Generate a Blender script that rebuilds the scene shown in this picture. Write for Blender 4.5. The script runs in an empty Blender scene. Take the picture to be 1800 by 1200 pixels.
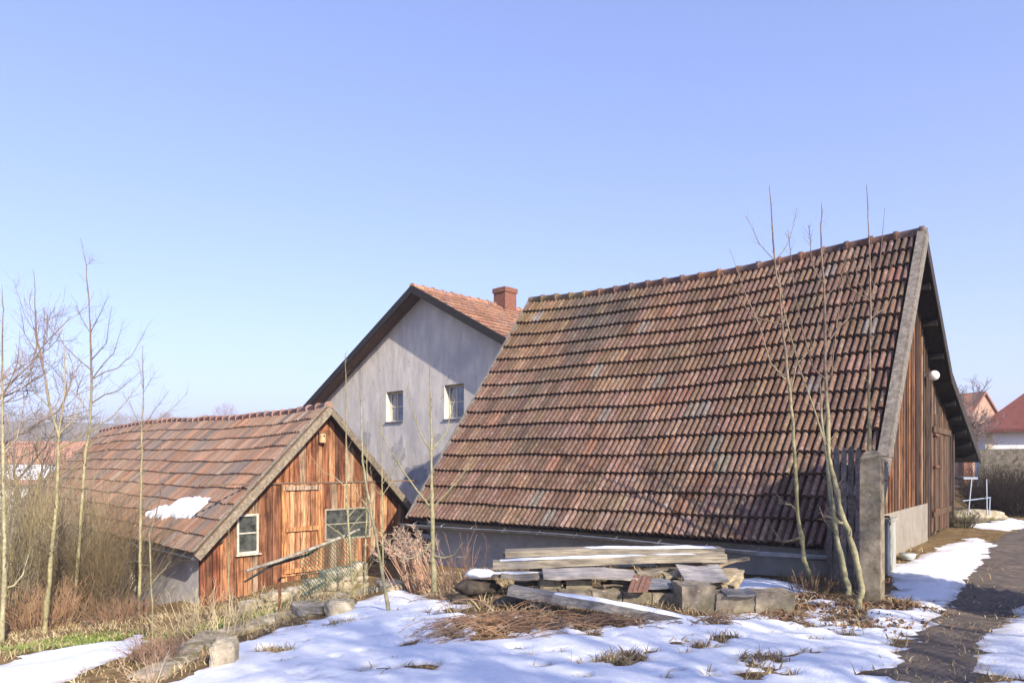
import bpy, math, random
import numpy as np
random.seed(11); RS = np.random.RandomState(5)
SC = bpy.context.scene; COL = SC.collection
A_ = np.array
F, HZ = 1256.0, 813.0          # focal length and horizon row, in pixels of the 1800 x 1200 photograph
def at(x, y, Y): return A_([(x-900)/F*Y, Y, (HZ-y)/F*Y])

# ------------------------------------------------------------------ camera
cam = bpy.data.objects.new('camera', bpy.data.cameras.new('camera')); COL.objects.link(cam); SC.camera = cam
cam.location = (0, 0, 0); cam.rotation_euler = (math.radians(90), 0, 0)
cam.data.sensor_width = 36; cam.data.lens = 36*F/1800; cam.data.shift_y = (HZ-600)/1800
cam.data.clip_start = .05; cam.data.clip_end = 6000
# ------------------------------------------------------------------ sky and sun
SUN_AZ, SUN_EL = math.radians(30.5), math.radians(29.5)     # azimuth from straight behind the camera towards its right
SDIR = A_([math.sin(SUN_AZ)*math.cos(SUN_EL), -math.cos(SUN_AZ)*math.cos(SUN_EL), math.sin(SUN_EL)])
w = bpy.data.worlds.new('World'); SC.world = w; w.use_nodes = True
nt = w.node_tree; nt.nodes.clear()
sky = nt.nodes.new('ShaderNodeTexSky'); sky.sky_type = 'NISHITA'; sky.sun_disc = False
sky.sun_elevation = SUN_EL; sky.sun_rotation = math.atan2(SDIR[0], SDIR[1]); sky.altitude = 300
sky.air_density = 1.0; sky.dust_density = .6; sky.ozone_density = 2.2
bg = nt.nodes.new('ShaderNodeBackground'); bg.inputs[1].default_value = .15
wo = nt.nodes.new('ShaderNodeOutputWorld')
tint = nt.nodes.new('ShaderNodeMix'); tint.data_type='RGBA'; tint.blend_type='MULTIPLY'; tint.inputs[0].default_value=1
tint.inputs[7].default_value=(1.10,1.08,1.50,1)
gm = nt.nodes.new('ShaderNodeGamma'); gm.inputs[1].default_value=.72; nt.links.new(sky.outputs[0], gm.inputs[0]); nt.links.new(gm.outputs[0], tint.inputs[6])
nt.links.new(tint.outputs[2], bg.inputs[0]); nt.links.new(bg.outputs[0], wo.inputs[0])
sl = bpy.data.lights.new('sun', 'SUN'); sl.energy = 5.0; sl.angle = math.radians(.55); sl.color = (1.0, .90, .76)
so = bpy.data.objects.new('sun', sl); COL.objects.link(so)
from mathutils import Vector
so.rotation_euler = Vector(SDIR).to_track_quat('Z', 'Y').to_euler()
SC.view_settings.view_transform = 'Standard'; SC.view_settings.look = 'None'
SC.view_settings.exposure = .95; SC.view_settings.gamma = 1.0
SC.cycles.max_bounces = 6; SC.cycles.transparent_max_bounces = 8

# ------------------------------------------------------------------ mesh helpers
class MB:
    def __init__(s): s.v=[]; s.l=[]; s.n=[]; s.c=[]; s.k=0
    def add(s, V, Fa, col=(1,1,1)):
        V = np.asarray(V, float).reshape(-1,3)
        Fa = np.asarray(Fa, int)
        s.l.append((Fa+s.k).ravel()); s.n.append(np.full(len(Fa), Fa.shape[1])); s.v.append(V)
        c = np.asarray(col, float)
        if c.ndim == 1: c = np.tile(c[:3], (len(V),1))
        s.c.append(c); s.k += len(V)
    def box(s, O, a, b, c, col=(1,1,1), jit=0):
        O,a,b,c = map(lambda q: np.asarray(q,float),(O,a,b,c))
        V = A_([O,O+a,O+a+b,O+b,O+c,O+a+c,O+a+b+c,O+b+c])
        if jit: V = V+RS.uniform(-jit,jit,V.shape)
        Fq = [[0,3,2,1],[4,5,6,7],[0,1,5,4],[1,2,6,5],[2,3,7,6],[3,0,4,7]]
        if np.dot(np.cross(a,b),c) < 0: Fq = [f[::-1] for f in Fq]
        s.add(V, Fq, col)
    def tube(s, pts, rad, n=5, col=(1,1,1), cap=False):
        P = np.asarray(pts,float); m = len(P)
        R = np.broadcast_to(np.asarray(rad,float),(m,))
        T = np.gradient(P, axis=0); T /= (np.linalg.norm(T,axis=1)[:,None]+1e-9)
        ref = A_([.31,.17,.93]) if abs(T[:,2]).mean() < .8 else A_([.93,.31,.1])
        X = np.cross(T, ref); X /= (np.linalg.norm(X,axis=1)[:,None]+1e-9); Y = np.cross(T,X)
        an = np.arange(n)*2*math.pi/n
        V = P[:,None,:]+R[:,None,None]*(X[:,None,:]*np.cos(an)[None,:,None]+Y[:,None,:]*np.sin(an)[None,:,None])
        i = np.arange(m-1)[:,None]*n; j = np.arange(n)[None,:]; k = (j+1)%n
        Q = np.stack([i+j, i+k, i+n+k, i+n+j], -1).reshape(-1,4)
        c = np.asarray(col,float)
        if c.ndim == 2: c = np.repeat(c, n, axis=0)
        s.add(V.reshape(-1,3), Q, c)
        if cap:
            for e,base in ((0,P[0]),(m-1,P[-1])):
                ring = V[e]; VV = np.vstack([ring, base]); 
                s.add(VV, [[q,(q+1)%n,n] if e else [(q+1)%n,q,n] for q in range(n)], c if c.ndim==1 else c[-1])
    def build(s, name, mat, root=None, smooth=False, loc=None):
        V = np.vstack(s.v); C_ = np.vstack(s.c); L = np.concatenate(s.l); N = np.concatenate(s.n)
        if root is not None: off = A_(root['_w'] if '_w' in root else root.location)
        elif loc is not None: off = A_(loc,dtype=float)
        else: off = A_([V[:,0].mean(), V[:,1].mean(), V[:,2].min()])
        me = bpy.data.meshes.new(name)
        me.vertices.add(len(V)); me.vertices.foreach_set('co', (V-off).ravel())
        me.loops.add(len(L)); me.loops.foreach_set('vertex_index', L)
        me.polygons.add(len(N)); st = np.concatenate([[0], np.cumsum(N)[:-1]])
        me.polygons.foreach_set('loop_start', st)
        try: me.polygons.foreach_set('loop_total', N)
        except Exception: pass
        me.polygons.foreach_set('use_smooth', np.full(len(N),bool(smooth)))
        me.update(calc_edges=True)
        at_ = me.color_attributes.new('Col','FLOAT_COLOR','POINT')
        at_.data.foreach_set('color', np.hstack([C_, np.ones((len(C_),1))]).ravel())
        me.materials.append(mat)
        o = bpy.data.objects.new(name, me); COL.objects.link(o)
        if root is None: o.location = off
        else:
            o.parent = root; o['_w'] = [float(q) for q in off]
        return o
def tag(o, label=None, cat=None, group=None, kind=None):
    if label: o['label'] = label
    if cat: o['category'] = cat
    if group: o['group'] = group
    if kind: o['kind'] = kind
    return o
def thing(name, label, cat, loc, group=None):
    o = bpy.data.objects.new(name, None); COL.objects.link(o); o.empty_display_size = .2
    o.location = [float(q) for q in loc]; o['_w'] = [float(q) for q in loc]
    return tag(o, label, cat, group)

# ------------------------------------------------------------------ numpy noise
def _h(ix,iy,seed):
    v = np.sin(ix*127.1+iy*311.7+seed*74.7)*43758.5453
    return v-np.floor(v)
def vn(x,y,sc,seed=0):
    x = np.asarray(x,float)/sc; y = np.asarray(y,float)/sc
    i,j = np.floor(x),np.floor(y); u,v = x-i,y-j; u=u*u*(3-2*u); v=v*v*(3-2*v)
    return (_h(i,j,seed)*(1-u)+_h(i+1,j,seed)*u)*(1-v)+(_h(i,j+1,seed)*(1-u)+_h(i+1,j+1,seed)*u)*v
def fbm(x,y,sc,seed=0,o=4):
    r=0; a=.5; t=0
    for k in range(o): r = r+a*vn(x,y,sc,seed+k*13); t+=a; a*=.5; sc*=.5
    return r/t        # 0..1
def sstep(x): x=np.clip(x,0,1); return x*x*(3-2*x)

# ------------------------------------------------------------------ materials
def mk(name, c1, c2=None, attr=False, scale=(1,1,1), nscale=6, detail=6, rough=.85, bump=.3, bdist=.02,
       c3=None, big=1.2, bigf=.5, spots=None, spotcol=(.6,.6,.55), spotsize=18, spec=.25, metal=0, lo=.35, hi=.65, sss=0, world=False):
    m = bpy.data.materials.new(name); m.use_nodes = True; n = m.node_tree; N = n.nodes; L = n.links; N.clear()
    out = N.new('ShaderNodeOutputMaterial'); b = N.new('ShaderNodeBsdfPrincipled'); L.new(b.outputs[0], out.inputs[0])
    b.inputs['Roughness'].default_value = rough; b.inputs['Specular IOR Level'].default_value = spec; b.inputs['Metallic'].default_value = metal
    if sss:
        b.inputs['Subsurface Weight'].default_value = sss; b.inputs['Subsurface Radius'].default_value = (.03,.04,.06)
    if world: g = N.new('ShaderNodeNewGeometry'); src = g.outputs['Position']
    else: g = N.new('ShaderNodeTexCoord'); src = g.outputs['Object']
    mp = N.new('ShaderNodeMapping'); mp.inputs['Scale'].default_value = scale; L.new(src, mp.inputs[0])
    if not world:
        oi = N.new('ShaderNodeObjectInfo'); ma = N.new('ShaderNodeMath'); ma.operation='MULTIPLY'; ma.inputs[1].default_value = 37
        L.new(oi.outputs['Random'], ma.inputs[0]); L.new(ma.outputs[0], mp.inputs['Location'])
    def noise(sc, det, vec):
        t = N.new('ShaderNodeTexNoise'); t.inputs['Scale'].default_value = sc; t.inputs['Detail'].default_value = det
        t.inputs['Roughness'].default_value=.65; L.new(vec, t.inputs['Vector']); return t.outputs['Fac']
    def ramp(f, a, bb):
        r = N.new('ShaderNodeMapRange'); r.inputs['From Min'].default_value=a; r.inputs['From Max'].default_value=bb; L.new(f, r.inputs['Value']); return r.outputs['Result']
    def mix(f, a, bb, mode='MIX'):
        x = N.new('ShaderNodeMix'); x.data_type='RGBA'; x.blend_type=mode
        if isinstance(f,(int,float)): x.inputs[0].default_value=f
        else: L.new(f, x.inputs[0])
        for sck,val in ((x.inputs[6],a),(x.inputs[7],bb)):
            if isinstance(val,(tuple,list)): sck.default_value=(*val,1)
            else: L.new(val, sck)
        return x.outputs[2]
    f1 = noise(nscale, detail, mp.outputs[0])
    c2 = c2 or tuple(q*.6 for q in c1)
    col = mix(ramp(f1,lo,hi), c2, c1)
    if c3:
        f2 = noise(big, 4, mp.outputs[0] if False else src)
        r2 = ramp(f2,.5,.66); mm = N.new('ShaderNodeMath'); mm.operation='MULTIPLY'; mm.inputs[1].default_value=bigf; L.new(r2, mm.inputs[0])
        col = mix(mm.outputs[0], col, c3)
    if attr:
        a = N.new('ShaderNodeAttribute'); a.attribute_name='Col'
        col = mix(1.0, col, a.outputs['Color'], 'MULTIPLY')
    if spots:
        f3 = noise(spotsize, 3, src); col = mix(ramp(f3, spots, spots+.05), col, spotcol)
    L.new(col, b.inputs['Base Color'])
    if bump:
        f4 = noise(nscale*2.2, detail, mp.outputs[0])
        bp = N.new('ShaderNodeBump'); bp.inputs['Strength'].default_value = bump; bp.inputs['Distance'].default_value = bdist
        L.new(f4, bp.inputs['Height']); L.new(bp.outputs[0], b.inputs['Normal'])
    return m
M = {}
M['tile'] = mk('tile', (1.06,1.03,1.0), (.36,.34,.33), attr=True, nscale=34, detail=8, rough=.85, bump=.6, bdist=.01, c3=(1.1,1.32,1.5), big=9, bigf=.62, spots=.655, spotcol=(.46,.45,.40), spotsize=24, world=True)
M['tile_light'] = mk('tile_light', (.88,.86,.85), (.52,.51,.51), attr=True, nscale=34, detail=7, rough=.85, bump=.4, bdist=.01, c3=(.66,.78,.86), big=5, bigf=.5, world=True)
M['boards'] = mk('boards', (1.35,1.24,1.12), (.20,.155,.135), attr=True, scale=(1,1,.07), nscale=26, detail=8, rough=.8, bump=.5, bdist=.006, c3=(.20,.13,.10), big=2.4, bigf=.6, world=True)
M['wood'] = mk('wood', (1.2,1.2,1.2), (.5,.48,.46), attr=True, scale=(3,3,3), nscale=5, detail=8, rough=.85, bump=.4, bdist=.005, c3=(.6,.6,.6), big=3)
M['plankwood'] = mk('plankwood', (1.08,1.05,1.02), (.34,.33,.32), attr=True, scale=(.5,6,6), nscale=7, detail=9, rough=.85, bump=.5, bdist=.006, c3=(.5,.48,.46), big=2)
M['plaster'] = mk('plaster', (1.05,1.05,1.05), (.78,.78,.78), attr=True, nscale=5, detail=9, rough=.95, bump=.35, bdist=.01, c3=(.62,.61,.6), big=.9, bigf=.55, world=True)
M['house_plaster'] = mk('house_plaster', (.66,.61,.535), (.45,.42,.38), scale=(1,1,.3), nscale=2.6, detail=10, rough=.95, bump=.5, bdist=.03, c3=(.40,.385,.375), big=.5, bigf=.7, spots=.67, spotcol=(.34,.33,.32), spotsize=2.4, world=True)
M['concrete'] = mk('concrete', (.33,.275,.20), (.13,.105,.072), nscale=9, detail=9, rough=.95, bump=.6, bdist=.01, c3=(.16,.155,.09), big=3, bigf=.6, spots=.66, spotcol=(.55,.55,.5), spotsize=38)
M['stone'] = mk('stone', (.52,.45,.33), (.24,.20,.14), nscale=7, detail=10, rough=.95, bump=1, bdist=.03, c3=(.15,.13,.035), big=4.5, bigf=.9)
M['dark_stone'] = mk('dark_stone', (.12,.095,.07), (.035,.028,.022), nscale=8, detail=9, rough=.95, bump=.8, bdist=.02)
M['snow'] = mk('snow', (.80,.81,.84), (.72,.74,.79), attr=True, nscale=22, detail=8, rough=.75, bump=.6, bdist=.02, spots=.695, spotcol=(.30,.25,.19), spotsize=44, spec=.3, world=True)
M['ground'] = mk('ground', (1.25,1.2,1.15), (.45,.42,.4), attr=True, nscale=9, detail=10, rough=1, bump=.9, bdist=.05, c3=(.6,.55,.5), big=1.1, bigf=.6, world=True, spec=.1)
M['path'] = mk('path', (.17,.145,.122), (.085,.074,.066), nscale=6, detail=10, rough=.9, bump=.6, bdist=.015, c3=(.20,.165,.115), big=1.4, bigf=.5, world=True)
M['bark'] = mk('bark', (1.15,1.15,1.1), (.6,.6,.55), attr=True, nscale=18, detail=5, rough=.85, bump=.3, bdist=.005)
M['twig'] = mk('twig', (1.1,1.1,1.1), (.7,.7,.7), attr=True, nscale=4, detail=2, rough=.9, bump=0)
M['metal'] = mk('metal', (.33,.34,.35), (.22,.22,.22), nscale=8, rough=.45, metal=.6, bump=.1, spec=.5)
M['rust'] = mk('rust', (.20,.085,.045), (.10,.045,.03), nscale=30, rough=.9, bump=.4, bdist=.003)
M['darkwood'] = mk('darkwood', (.05,.043,.04), (.025,.022,.02), scale=(1,1,.1), nscale=20, rough=.8, bump=.3, bdist=.004)
M['white_paint'] = mk('white_paint', (.62,.58,.49), (.36,.32,.25), nscale=12, detail=8, rough=.6, bump=.2, bdist=.003)
M['glass'] = mk('glass', (.10,.105,.095), (.022,.025,.024), nscale=7, detail=6, rough=.12, bump=.04, spec=.6)
M['glassb'] = mk('glassb', (.22,.25,.30), (.10,.12,.15), nscale=2.5, detail=2, rough=.15, bump=0, spec=.7)
M['brick'] = mk('brick', (.27,.12,.075), (.13,.06,.045), nscale=14, detail=6, rough=.9, bump=.5, bdist=.01)
M['lamp_white'] = mk('lamp_white', (.85,.85,.8), (.8,.8,.75), rough=.3, bump=0)
M['white_wall'] = mk('white_wall', (.78,.79,.8), (.72,.73,.75), nscale=2, rough=.9, bump=.1)
M['peach'] = mk('peach', (.42,.27,.19), (.36,.22,.16), nscale=2, rough=.9, bump=.1)
M['green_wire'] = mk('green_wire', (.10,.19,.13), (.05,.11,.07), rough=.6, bump=0)
M['blade'] = mk('blade', (1.1,1.1,1.1), (.6,.6,.6), attr=True, nscale=9, rough=.9, bump=0, world=True)
M['ceramic'] = mk('ceramic', (.45,.50,.45), (.35,.4,.36), rough=.3, bump=0)
M['zinc'] = mk('zinc', (.36,.36,.31), (.22,.22,.19), scale=(1,1,.3), nscale=7, detail=6, rough=.7, bump=.2)
# brick path: courses laid across
def path_mat():
    m = M['path']; n = m.node_tree; N=n.nodes; L=n.links
    b = [q for q in N if q.type=='BSDF_PRINCIPLED'][0]; src = b.inputs['Base Color'].links[0].from_socket
    g = [q for q in N if q.type=='NEW_GEOMETRY'][0]
    mp = N.new('ShaderNodeMapping'); mp.inputs['Rotation'].default_value=(0,0,-math.radians(38)); L.new(g.outputs['Position'], mp.inputs[0])
    br = N.new('ShaderNodeTexBrick'); br.inputs['Scale'].default_value=4; br.inputs['Mortar Size'].default_value=.018
    br.inputs['Color1'].default_value=(1.15,1.0,.95,1); br.inputs['Color2'].default_value=(.75,.72,.7,1); br.inputs['Mortar'].default_value=(.5,.5,.5,1)
    L.new(mp.outputs[0], br.inputs['Vector'])
    x = N.new('ShaderNodeMix'); x.data_type='RGBA'; x.blend_type='MULTIPLY'; x.inputs[0].default_value=.75
    L.new(src, x.inputs[6]); L.new(br.outputs[0], x.inputs[7]); L.new(x.outputs[2], b.inputs['Base Color'])
path_mat()

# ------------------------------------------------------------------ terrain
ZP = A_([(4.0,7.9,-1.52),(3.5,5,-1.5),(.5,5,-1.52),(-1.5,5,-1.6),(5.5,10,-1.5),(8,12,-1.5),(10,16,-1.5),(12,20,-1.5),(2,7.5,-1.5),(0,7.5,-1.52),
 (-1,8,-1.6),(-1.6,9.9,-1.75),(-2.3,8.5,-1.75),(-2.7,6.7,-1.75),(-2.75,5.8,-1.75),(0,11.5,-1.85),(-1.3,13.3,-2.05),(2.5,9.8,-1.68),(3.7,9.2,-1.6),
 (6,3,-1.5),(0,2,-1.5),(5,12,-1.45),(9,9,-1.5),(15,15,-1.5),(20,25,-1.4),(26,36,-1.2),(0,-20,-1.5),(20,-10,-1.5)])
ZL = A_([(-6.1,8.7,-2.4),(-5,7,-2.2),(-8.3,11.5,-2.9),(-5.9,14.5,-2.95),(-4.6,15.8,-2.65),(-3.4,17,-2.45),(-2.3,18,-2.4),(-9,17,-3.67),(-4.2,7.5,-2.1),(-3.3,5,-1.95),(-2.6,10,-2.1),
 (-3.2,12,-2.25),(-12,20,-3.6),(-20,30,-4.2),(-40,50,-6),(-4,0,-2),(-12,6,-3),(-5.8,11,-2.65),(-9,9,-2.8),(0,24,-2.4),(6,30,-2.2)])
def shep(P,x,y):
    n=0;d=0
    for a,b,z in P:
        w_=1/((x-a)**2+(y-b)**2+.35)**1.6; n=n+w_*z; d=d+w_
    return n/d
EY = [-5,4,5.8,6.7,8.55,9.9,11,13,14.6,20,30,60]; EX=[-3.0,-2.95,-2.82,-2.72,-2.36,-1.7,-1.6,-1.75,-1.75,3,14,50]
def hz(x,y):
    x=np.asarray(x,float); y=np.asarray(y,float)
    sd = x-np.interp(y,EY,EX)+.25*(vn(x,y,.9,3)-.5)
    k = sstep((sd+.35)/.42)
    z = shep(ZL,x,y)*(1-k)+shep(ZP,x,y)*k
    z = z+(.08*(fbm(x,y,1.6,21)-.5)+.028*(fbm(x,y,.4,7,3)-.5))
    r = np.hypot(x,y); ff = sstep((r-40)/60)
    an = np.arctan2(x,y+1e-6)
    far = -6+(fbm(x,y,160,31,3)-.3)*8
    left = sstep((.25-an)/.3)*sstep((an+1.6)/.4)
    far = far+sstep((r-130)/420)*(27+12*(fbm(x,y,220,77,2)-.5))*left
    far = far+sstep((r-130)/420)*(1-left)*4
    return z*(1-ff)+far*ff
def gp(px,py,y0=3.):
    Y = np.linspace(y0,60,1500); P = np.stack([(px-900)/F*Y, Y, (HZ-py)/F*Y],1)
    b = np.nonzero(P[:,2] < hz(P[:,0],P[:,1]))[0]
    return P[b[0]] if len(b) else P[-1]
def spaced(a,b,step,far,g=1.12):
    c = list(np.arange(a,b+1e-6,step)); s=step; x=c[-1]
    while x < far[1]: s*=g; x+=s; c.append(x)
    s=step; x=c[0]; l=[]
    while x > far[0]: s*=g; x-=s; l.append(x)
    return A_(l[::-1]+c)
def grid_mesh(xs,ys,zfun,colfun,keep=None):
    X,Y = np.meshgrid(xs,ys); Z = zfun(X,Y)
    V = np.stack([X,Y,Z],-1).reshape(-1,3); nx=len(xs); ny=len(ys)
    i,j = np.meshgrid(np.arange(nx-1),np.arange(ny-1)); a=(j*nx+i)
    Q = np.stack([a,a+1,a+nx+1,a+nx],-1).reshape(-1,4)
    if keep is not None:
        kv = keep(X,Y).ravel(); Q = Q[kv[Q].any(1)]
        u = np.unique(Q); mp_ = -np.ones(len(V),int); mp_[u]=np.arange(len(u)); V=V[u]; Q=mp_[Q]
    mb = MB(); mb.add(V,Q,colfun(V[:,0],V[:,1])); return mb
def lerp3(a,b,t): return A_(a)[None,:]*(1-t[:,None])+A_(b)[None,:]*t[:,None]
def gcol(x,y):
    n = fbm(x,y,.5,91); c = lerp3((.17,.115,.06),(.30,.22,.11),n)            # leaf litter and straw
    xe = np.interp(y,EY,EX)
    P0,P1 = A_([-8.8,10.0]),A_([-3.2,10.8])
    green = sstep(1.25-np.abs((y-(10.2+.06*(x+6)))/1.2))*sstep((-3.6-x)/1.2)*sstep((x+16)/3)
    green = np.maximum(green, .75*sstep((.6-np.abs(x-xe+.5))/.5)*sstep((fbm(x,y,.5,44)-.42)*6)*(y>4))
    c = c*(1-green[:,None])+lerp3((.10,.14,.025),(.20,.22,.05),fbm(x,y,.35,12))*green[:,None]
    r = np.hypot(x,y); f=sstep((r-35)/60)
    c = c*(1-f[:,None])+lerp3((.20,.17,.12),(.30,.27,.22),fbm(x,y,40,5))*f[:,None]
    return c
g = grid_mesh(spaced(-11,13,.09,(-1400,1400)), spaced(2.5,19,.09,(-80,1500)), hz, gcol).build('ground', M['ground'], loc=(0,0,0), smooth=True)
tag(g, kind='structure')

def pip(x,y,poly):
    ins = np.zeros(x.shape,bool); d = np.full(x.shape,1e9); n=len(poly)
    for i in range(n):
        x1,y1=poly[i]; x2,y2=poly[(i+1)%n]
        c = ((y1>y)!=(y2>y)) & (x < (x2-x1)*(y-y1)/(y2-y1+1e-12)+x1); ins ^= c
        L2=(x2-x1)**2+(y2-y1)**2+1e-12; t=np.clip(((x-x1)*(x2-x1)+(y-y1)*(y2-y1))/L2,0,1)
        d=np.minimum(d,np.hypot(x-x1-t*(x2-x1),y-y1-t*(y2-y1)))
    return np.where(ins,d,-d)
def wp(pts): return [tuple(gp(*p)[:2]) for p in pts]
PATH = wp([(1540,1200),(1600,1110),(1655,1065),(1690,1000),(1730,962),(1770,940),(1800,925)])
PATH = [(2.3,3.2)]+PATH+[(15,20),(17,22),(30,22),(10,8.5),(6.2,6.6)]+wp([(1800,1062),(1745,1125),(1712,1200)])+[(3.4,3.2)]
def sd_path(x,y): return pip(x,y,PATH)+.25*(fbm(x,y,.5,61)-.5)
SNOW = [
 [(-2.9,2.6),(-2.9,4.2)]+wp([(335,1196),(425,1135),(560,1092),(640,1058),(702,1036),(745,1052),(800,1062),(860,1080),(990,1092),(1060,1080),(1200,1084),(1400,1080),(1440,1052),(1480,1062),(1560,1072),(1584,1040),(1572,1000),(1640,972),(1715,945),(1745,958),(1700,1010),(1672,1060),(1625,1098),(1568,1190)])+[(2.2,3.2),(2,2.6)],
 wp([(1712,1200),(1745,1125),(1800,1066)])+[(6.4,6.6),(7.6,6.2),(6,2.6),(3.3,2.6)],
 [(-7.9,7.0)]+wp([(2,1172),(60,1152),(150,1134),(240,1116),(252,1128),(200,1158),(130,1192)])+[(-4.9,6.6)],
 wp([(1700,912),(1745,905),(1800,916),(1800,926),(1770,933),(1715,926)]),
 [(11.5,15.6),(13.5,18.5),(16,20),(17,19),(14.5,16.6),(12.7,15.3)],
 wp([(1300,1022),(1330,1015),(1400,1028),(1430,1044),(1400,1052),(1300,1044)]),
]
TUFTS = []   # (x, y, radius): bare places in the snow where dead grass shows
for px,py,r in [(482,1146,.13),(600,1095,.12),(1150,1065,.15),(1075,1165,.16),(1110,1158,.12),(1020,1060,.2),(900,1095,.42),(850,1115,.3),(960,1085,.35),(1060,1095,.3),(1100,1090,.15),(1250,1098,.12),(1345,1160,.14),
                (1310,1168,.09),(1375,1090,.07),(1430,1066,.10),(1480,1075,.08),(1570,1064,.12),(1420,1100,.14),(1460,1092,.08),(1230,1140,.09),(980,1150,.05),(1400,1150,.07),
                (725,1135,.08),(700,1160,.05),(640,1150,.05),(790,1070,.06),(750,1090,.05),(1190,1130,.1),(690,1075,.08),(610,1035,.1),(1500,1118,.10),(1570,1104,.10),(1440,1125,.1),(1250,1190,.07),(1340,1185,.12),(530,1190,.05),(1280,1120,.1),(1640,1115,.1)]:
    p = gp(px,py); TUFTS.append((p[0],p[1],r))
_r=np.random.RandomState(12)
for _k in range(70):
    p=gp(_r.uniform(900,1620),_r.uniform(1065,1198)); TUFTS.append((p[0],p[1],_r.uniform(.025,.075)))
for _k in range(22):
    p=gp(_r.uniform(430,900),_r.uniform(1080,1198)); TUFTS.append((p[0],p[1],_r.uniform(.02,.05)))
def snow_t(x,y):
    sd = np.full(np.shape(x),-9.)
    for q in SNOW: sd = np.maximum(sd, pip(x,y,q))
    sd = sd+.09+.2*(fbm(x,y,.45,17)-.5)+.08*(fbm(x,y,.09,19,2)-.5)
    t = np.clip(sd/.3,-1,1)*.034+.010*(fbm(x,y,.28,71,3)-.5)+.006*(fbm(x,y,.06,72,2)-.5)
    n = fbm(x,y,.75,41,5); t = t-np.clip((n-.70)*.5,0,.2)*sstep((9-y)/2+.3)-.02*(fbm(x,y,.16,43,3)-.5)
    thin = sstep((x-1.0)/3.5)*sstep((8.3-y)/1.2+.25)
    t = t-thin*np.clip((fbm(x,y*1.7,.42,47,5)-.575)*.45,0,.1)
    hole=0
    for a,b,r in TUFTS: hole = hole+np.exp(-(((x-a)**2*.55+((y-b)*1.25)**2)/(r*r)))
    t = t-.11*np.clip(hole,0,1.2)*np.clip(.15+2.6*(fbm(x,y,.10,88,3)-.36),0,1.3)
    return t
def slush(x,y):
    t=snow_t(x,y); k=sstep(1-t/.022)*sstep((fbm(x,y,.2,52)-.35)*5)*.75
    k=np.maximum(k,.30*sstep((x-1.2)/3)*sstep((fbm(x*.8,y*2,.35,58,5)-.58)*7))
    return lerp3((1,1,1),(.42,.34,.26),k)
s = grid_mesh(np.arange(-8.4,17,.045), np.arange(2.6,20.5,.045), lambda x,y: hz(x,y)+np.clip(snow_t(x,y),-.05,.09), lambda x,y: slush(x,y), keep=lambda x,y: snow_t(x,y)>-.004)
tag(s.build('snow', M['snow'], loc=(0,0,0), smooth=True), kind='structure')
s = grid_mesh(np.arange(2,18,.07), np.arange(2.6,22.5,.07), lambda x,y: hz(x,y)+np.clip(sd_path(x,y)*.1,-.02,.006), lambda x,y: np.ones((len(x),3)), keep=lambda x,y: sd_path(x,y)>-.03)
tag(s.build('path', M['path'], loc=(0,0,0), smooth=True), kind='structure')

# ------------------------------------------------------------------ generic builders
UP = A_([0,0,1.])
def unit(v): v=np.asarray(v,float); return v/np.linalg.norm(v)
def tiled(O,a,u,L,S,wt,ex,colf,sag=None,lift=.0,ribs=2,seed=1,jit=1.,skip=None,butt=.072):
    """interlocking clay tiles on a slope: O eave corner, a along the eave, u up the slope"""
    rs = np.random.RandomState(seed); a=unit(a); u=unit(u); n=np.cross(a,u); n = n if n[2]>0 else -n
    r = 1./ribs; prof=[]
    for k in range(ribs):
        for fx,fh in ((0,-.030),(.05,.018),(.12,.034),(.36,.041),(.58,.034),(.64,.0),(.68,-.034)): prof.append(((k+fx)*r,fh))
    prof.append((1.0,.0)); prof=A_(prof); m=len(prof)
    NT=int(math.ceil(L/wt)); NS=int(round(S/ex)); ex=S/NS; mb=MB(); wt=L/NT
    sc_=wt/.218
    for i in range(NS):
        wave = rs.uniform(-.006,.006)*jit
        for j in range(NT):
            if skip and skip(i,j): continue
            c = colf((j+.5)*wt, i*ex, rs)
            t = (j+prof[:,0])*wt; dz = rs.uniform(-.004,.006)*jit; sk = rs.uniform(-.007,.007)*jit; sl_ = rs.normal(0,.006)*jit+wave
            rows=[]
            for s_,h0 in ((i*ex+sl_-.012, lift+.024),(i*ex+sl_-.012, lift+butt+dz),(i*ex+ex+.03, lift+.012)):
                ss = s_+np.zeros(m)
                hh = h0+prof[:,1]*sc_*(1 if h0!=lift+.024 else .75)
                tt = t+sk*(0 if s_>i*ex+ex*.5 else 1)
                P = O+a*tt[:,None]+u*ss[:,None]+n*hh[:,None]
                if sag is not None: P[:,2]-=sag(tt,ss)
                rows.append(P)
            V=np.vstack(rows); q=[]
            k=np.arange(m-1); q=np.vstack([np.stack([k+m*z,k+1+m*z,k+1+m*(z+1),k+m*(z+1)],1) for z in (0,1)])
            if np.dot(np.cross(a,u),n)<0: q=q[:,::-1]
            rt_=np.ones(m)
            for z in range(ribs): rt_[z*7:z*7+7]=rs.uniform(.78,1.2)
            rt_[prof[:,1]<-.01]*=.5  # channels darkened in the vertex colour, for dirt and the shade between ribs
            tone=np.concatenate([rt_*.28,rt_,rt_*rs.uniform(.8,1.)]); mb.add(V,q,c[None,:]*tone[:,None])  # front lip row darkened in the colour too, for dirt and course-line shade
    return mb
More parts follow.
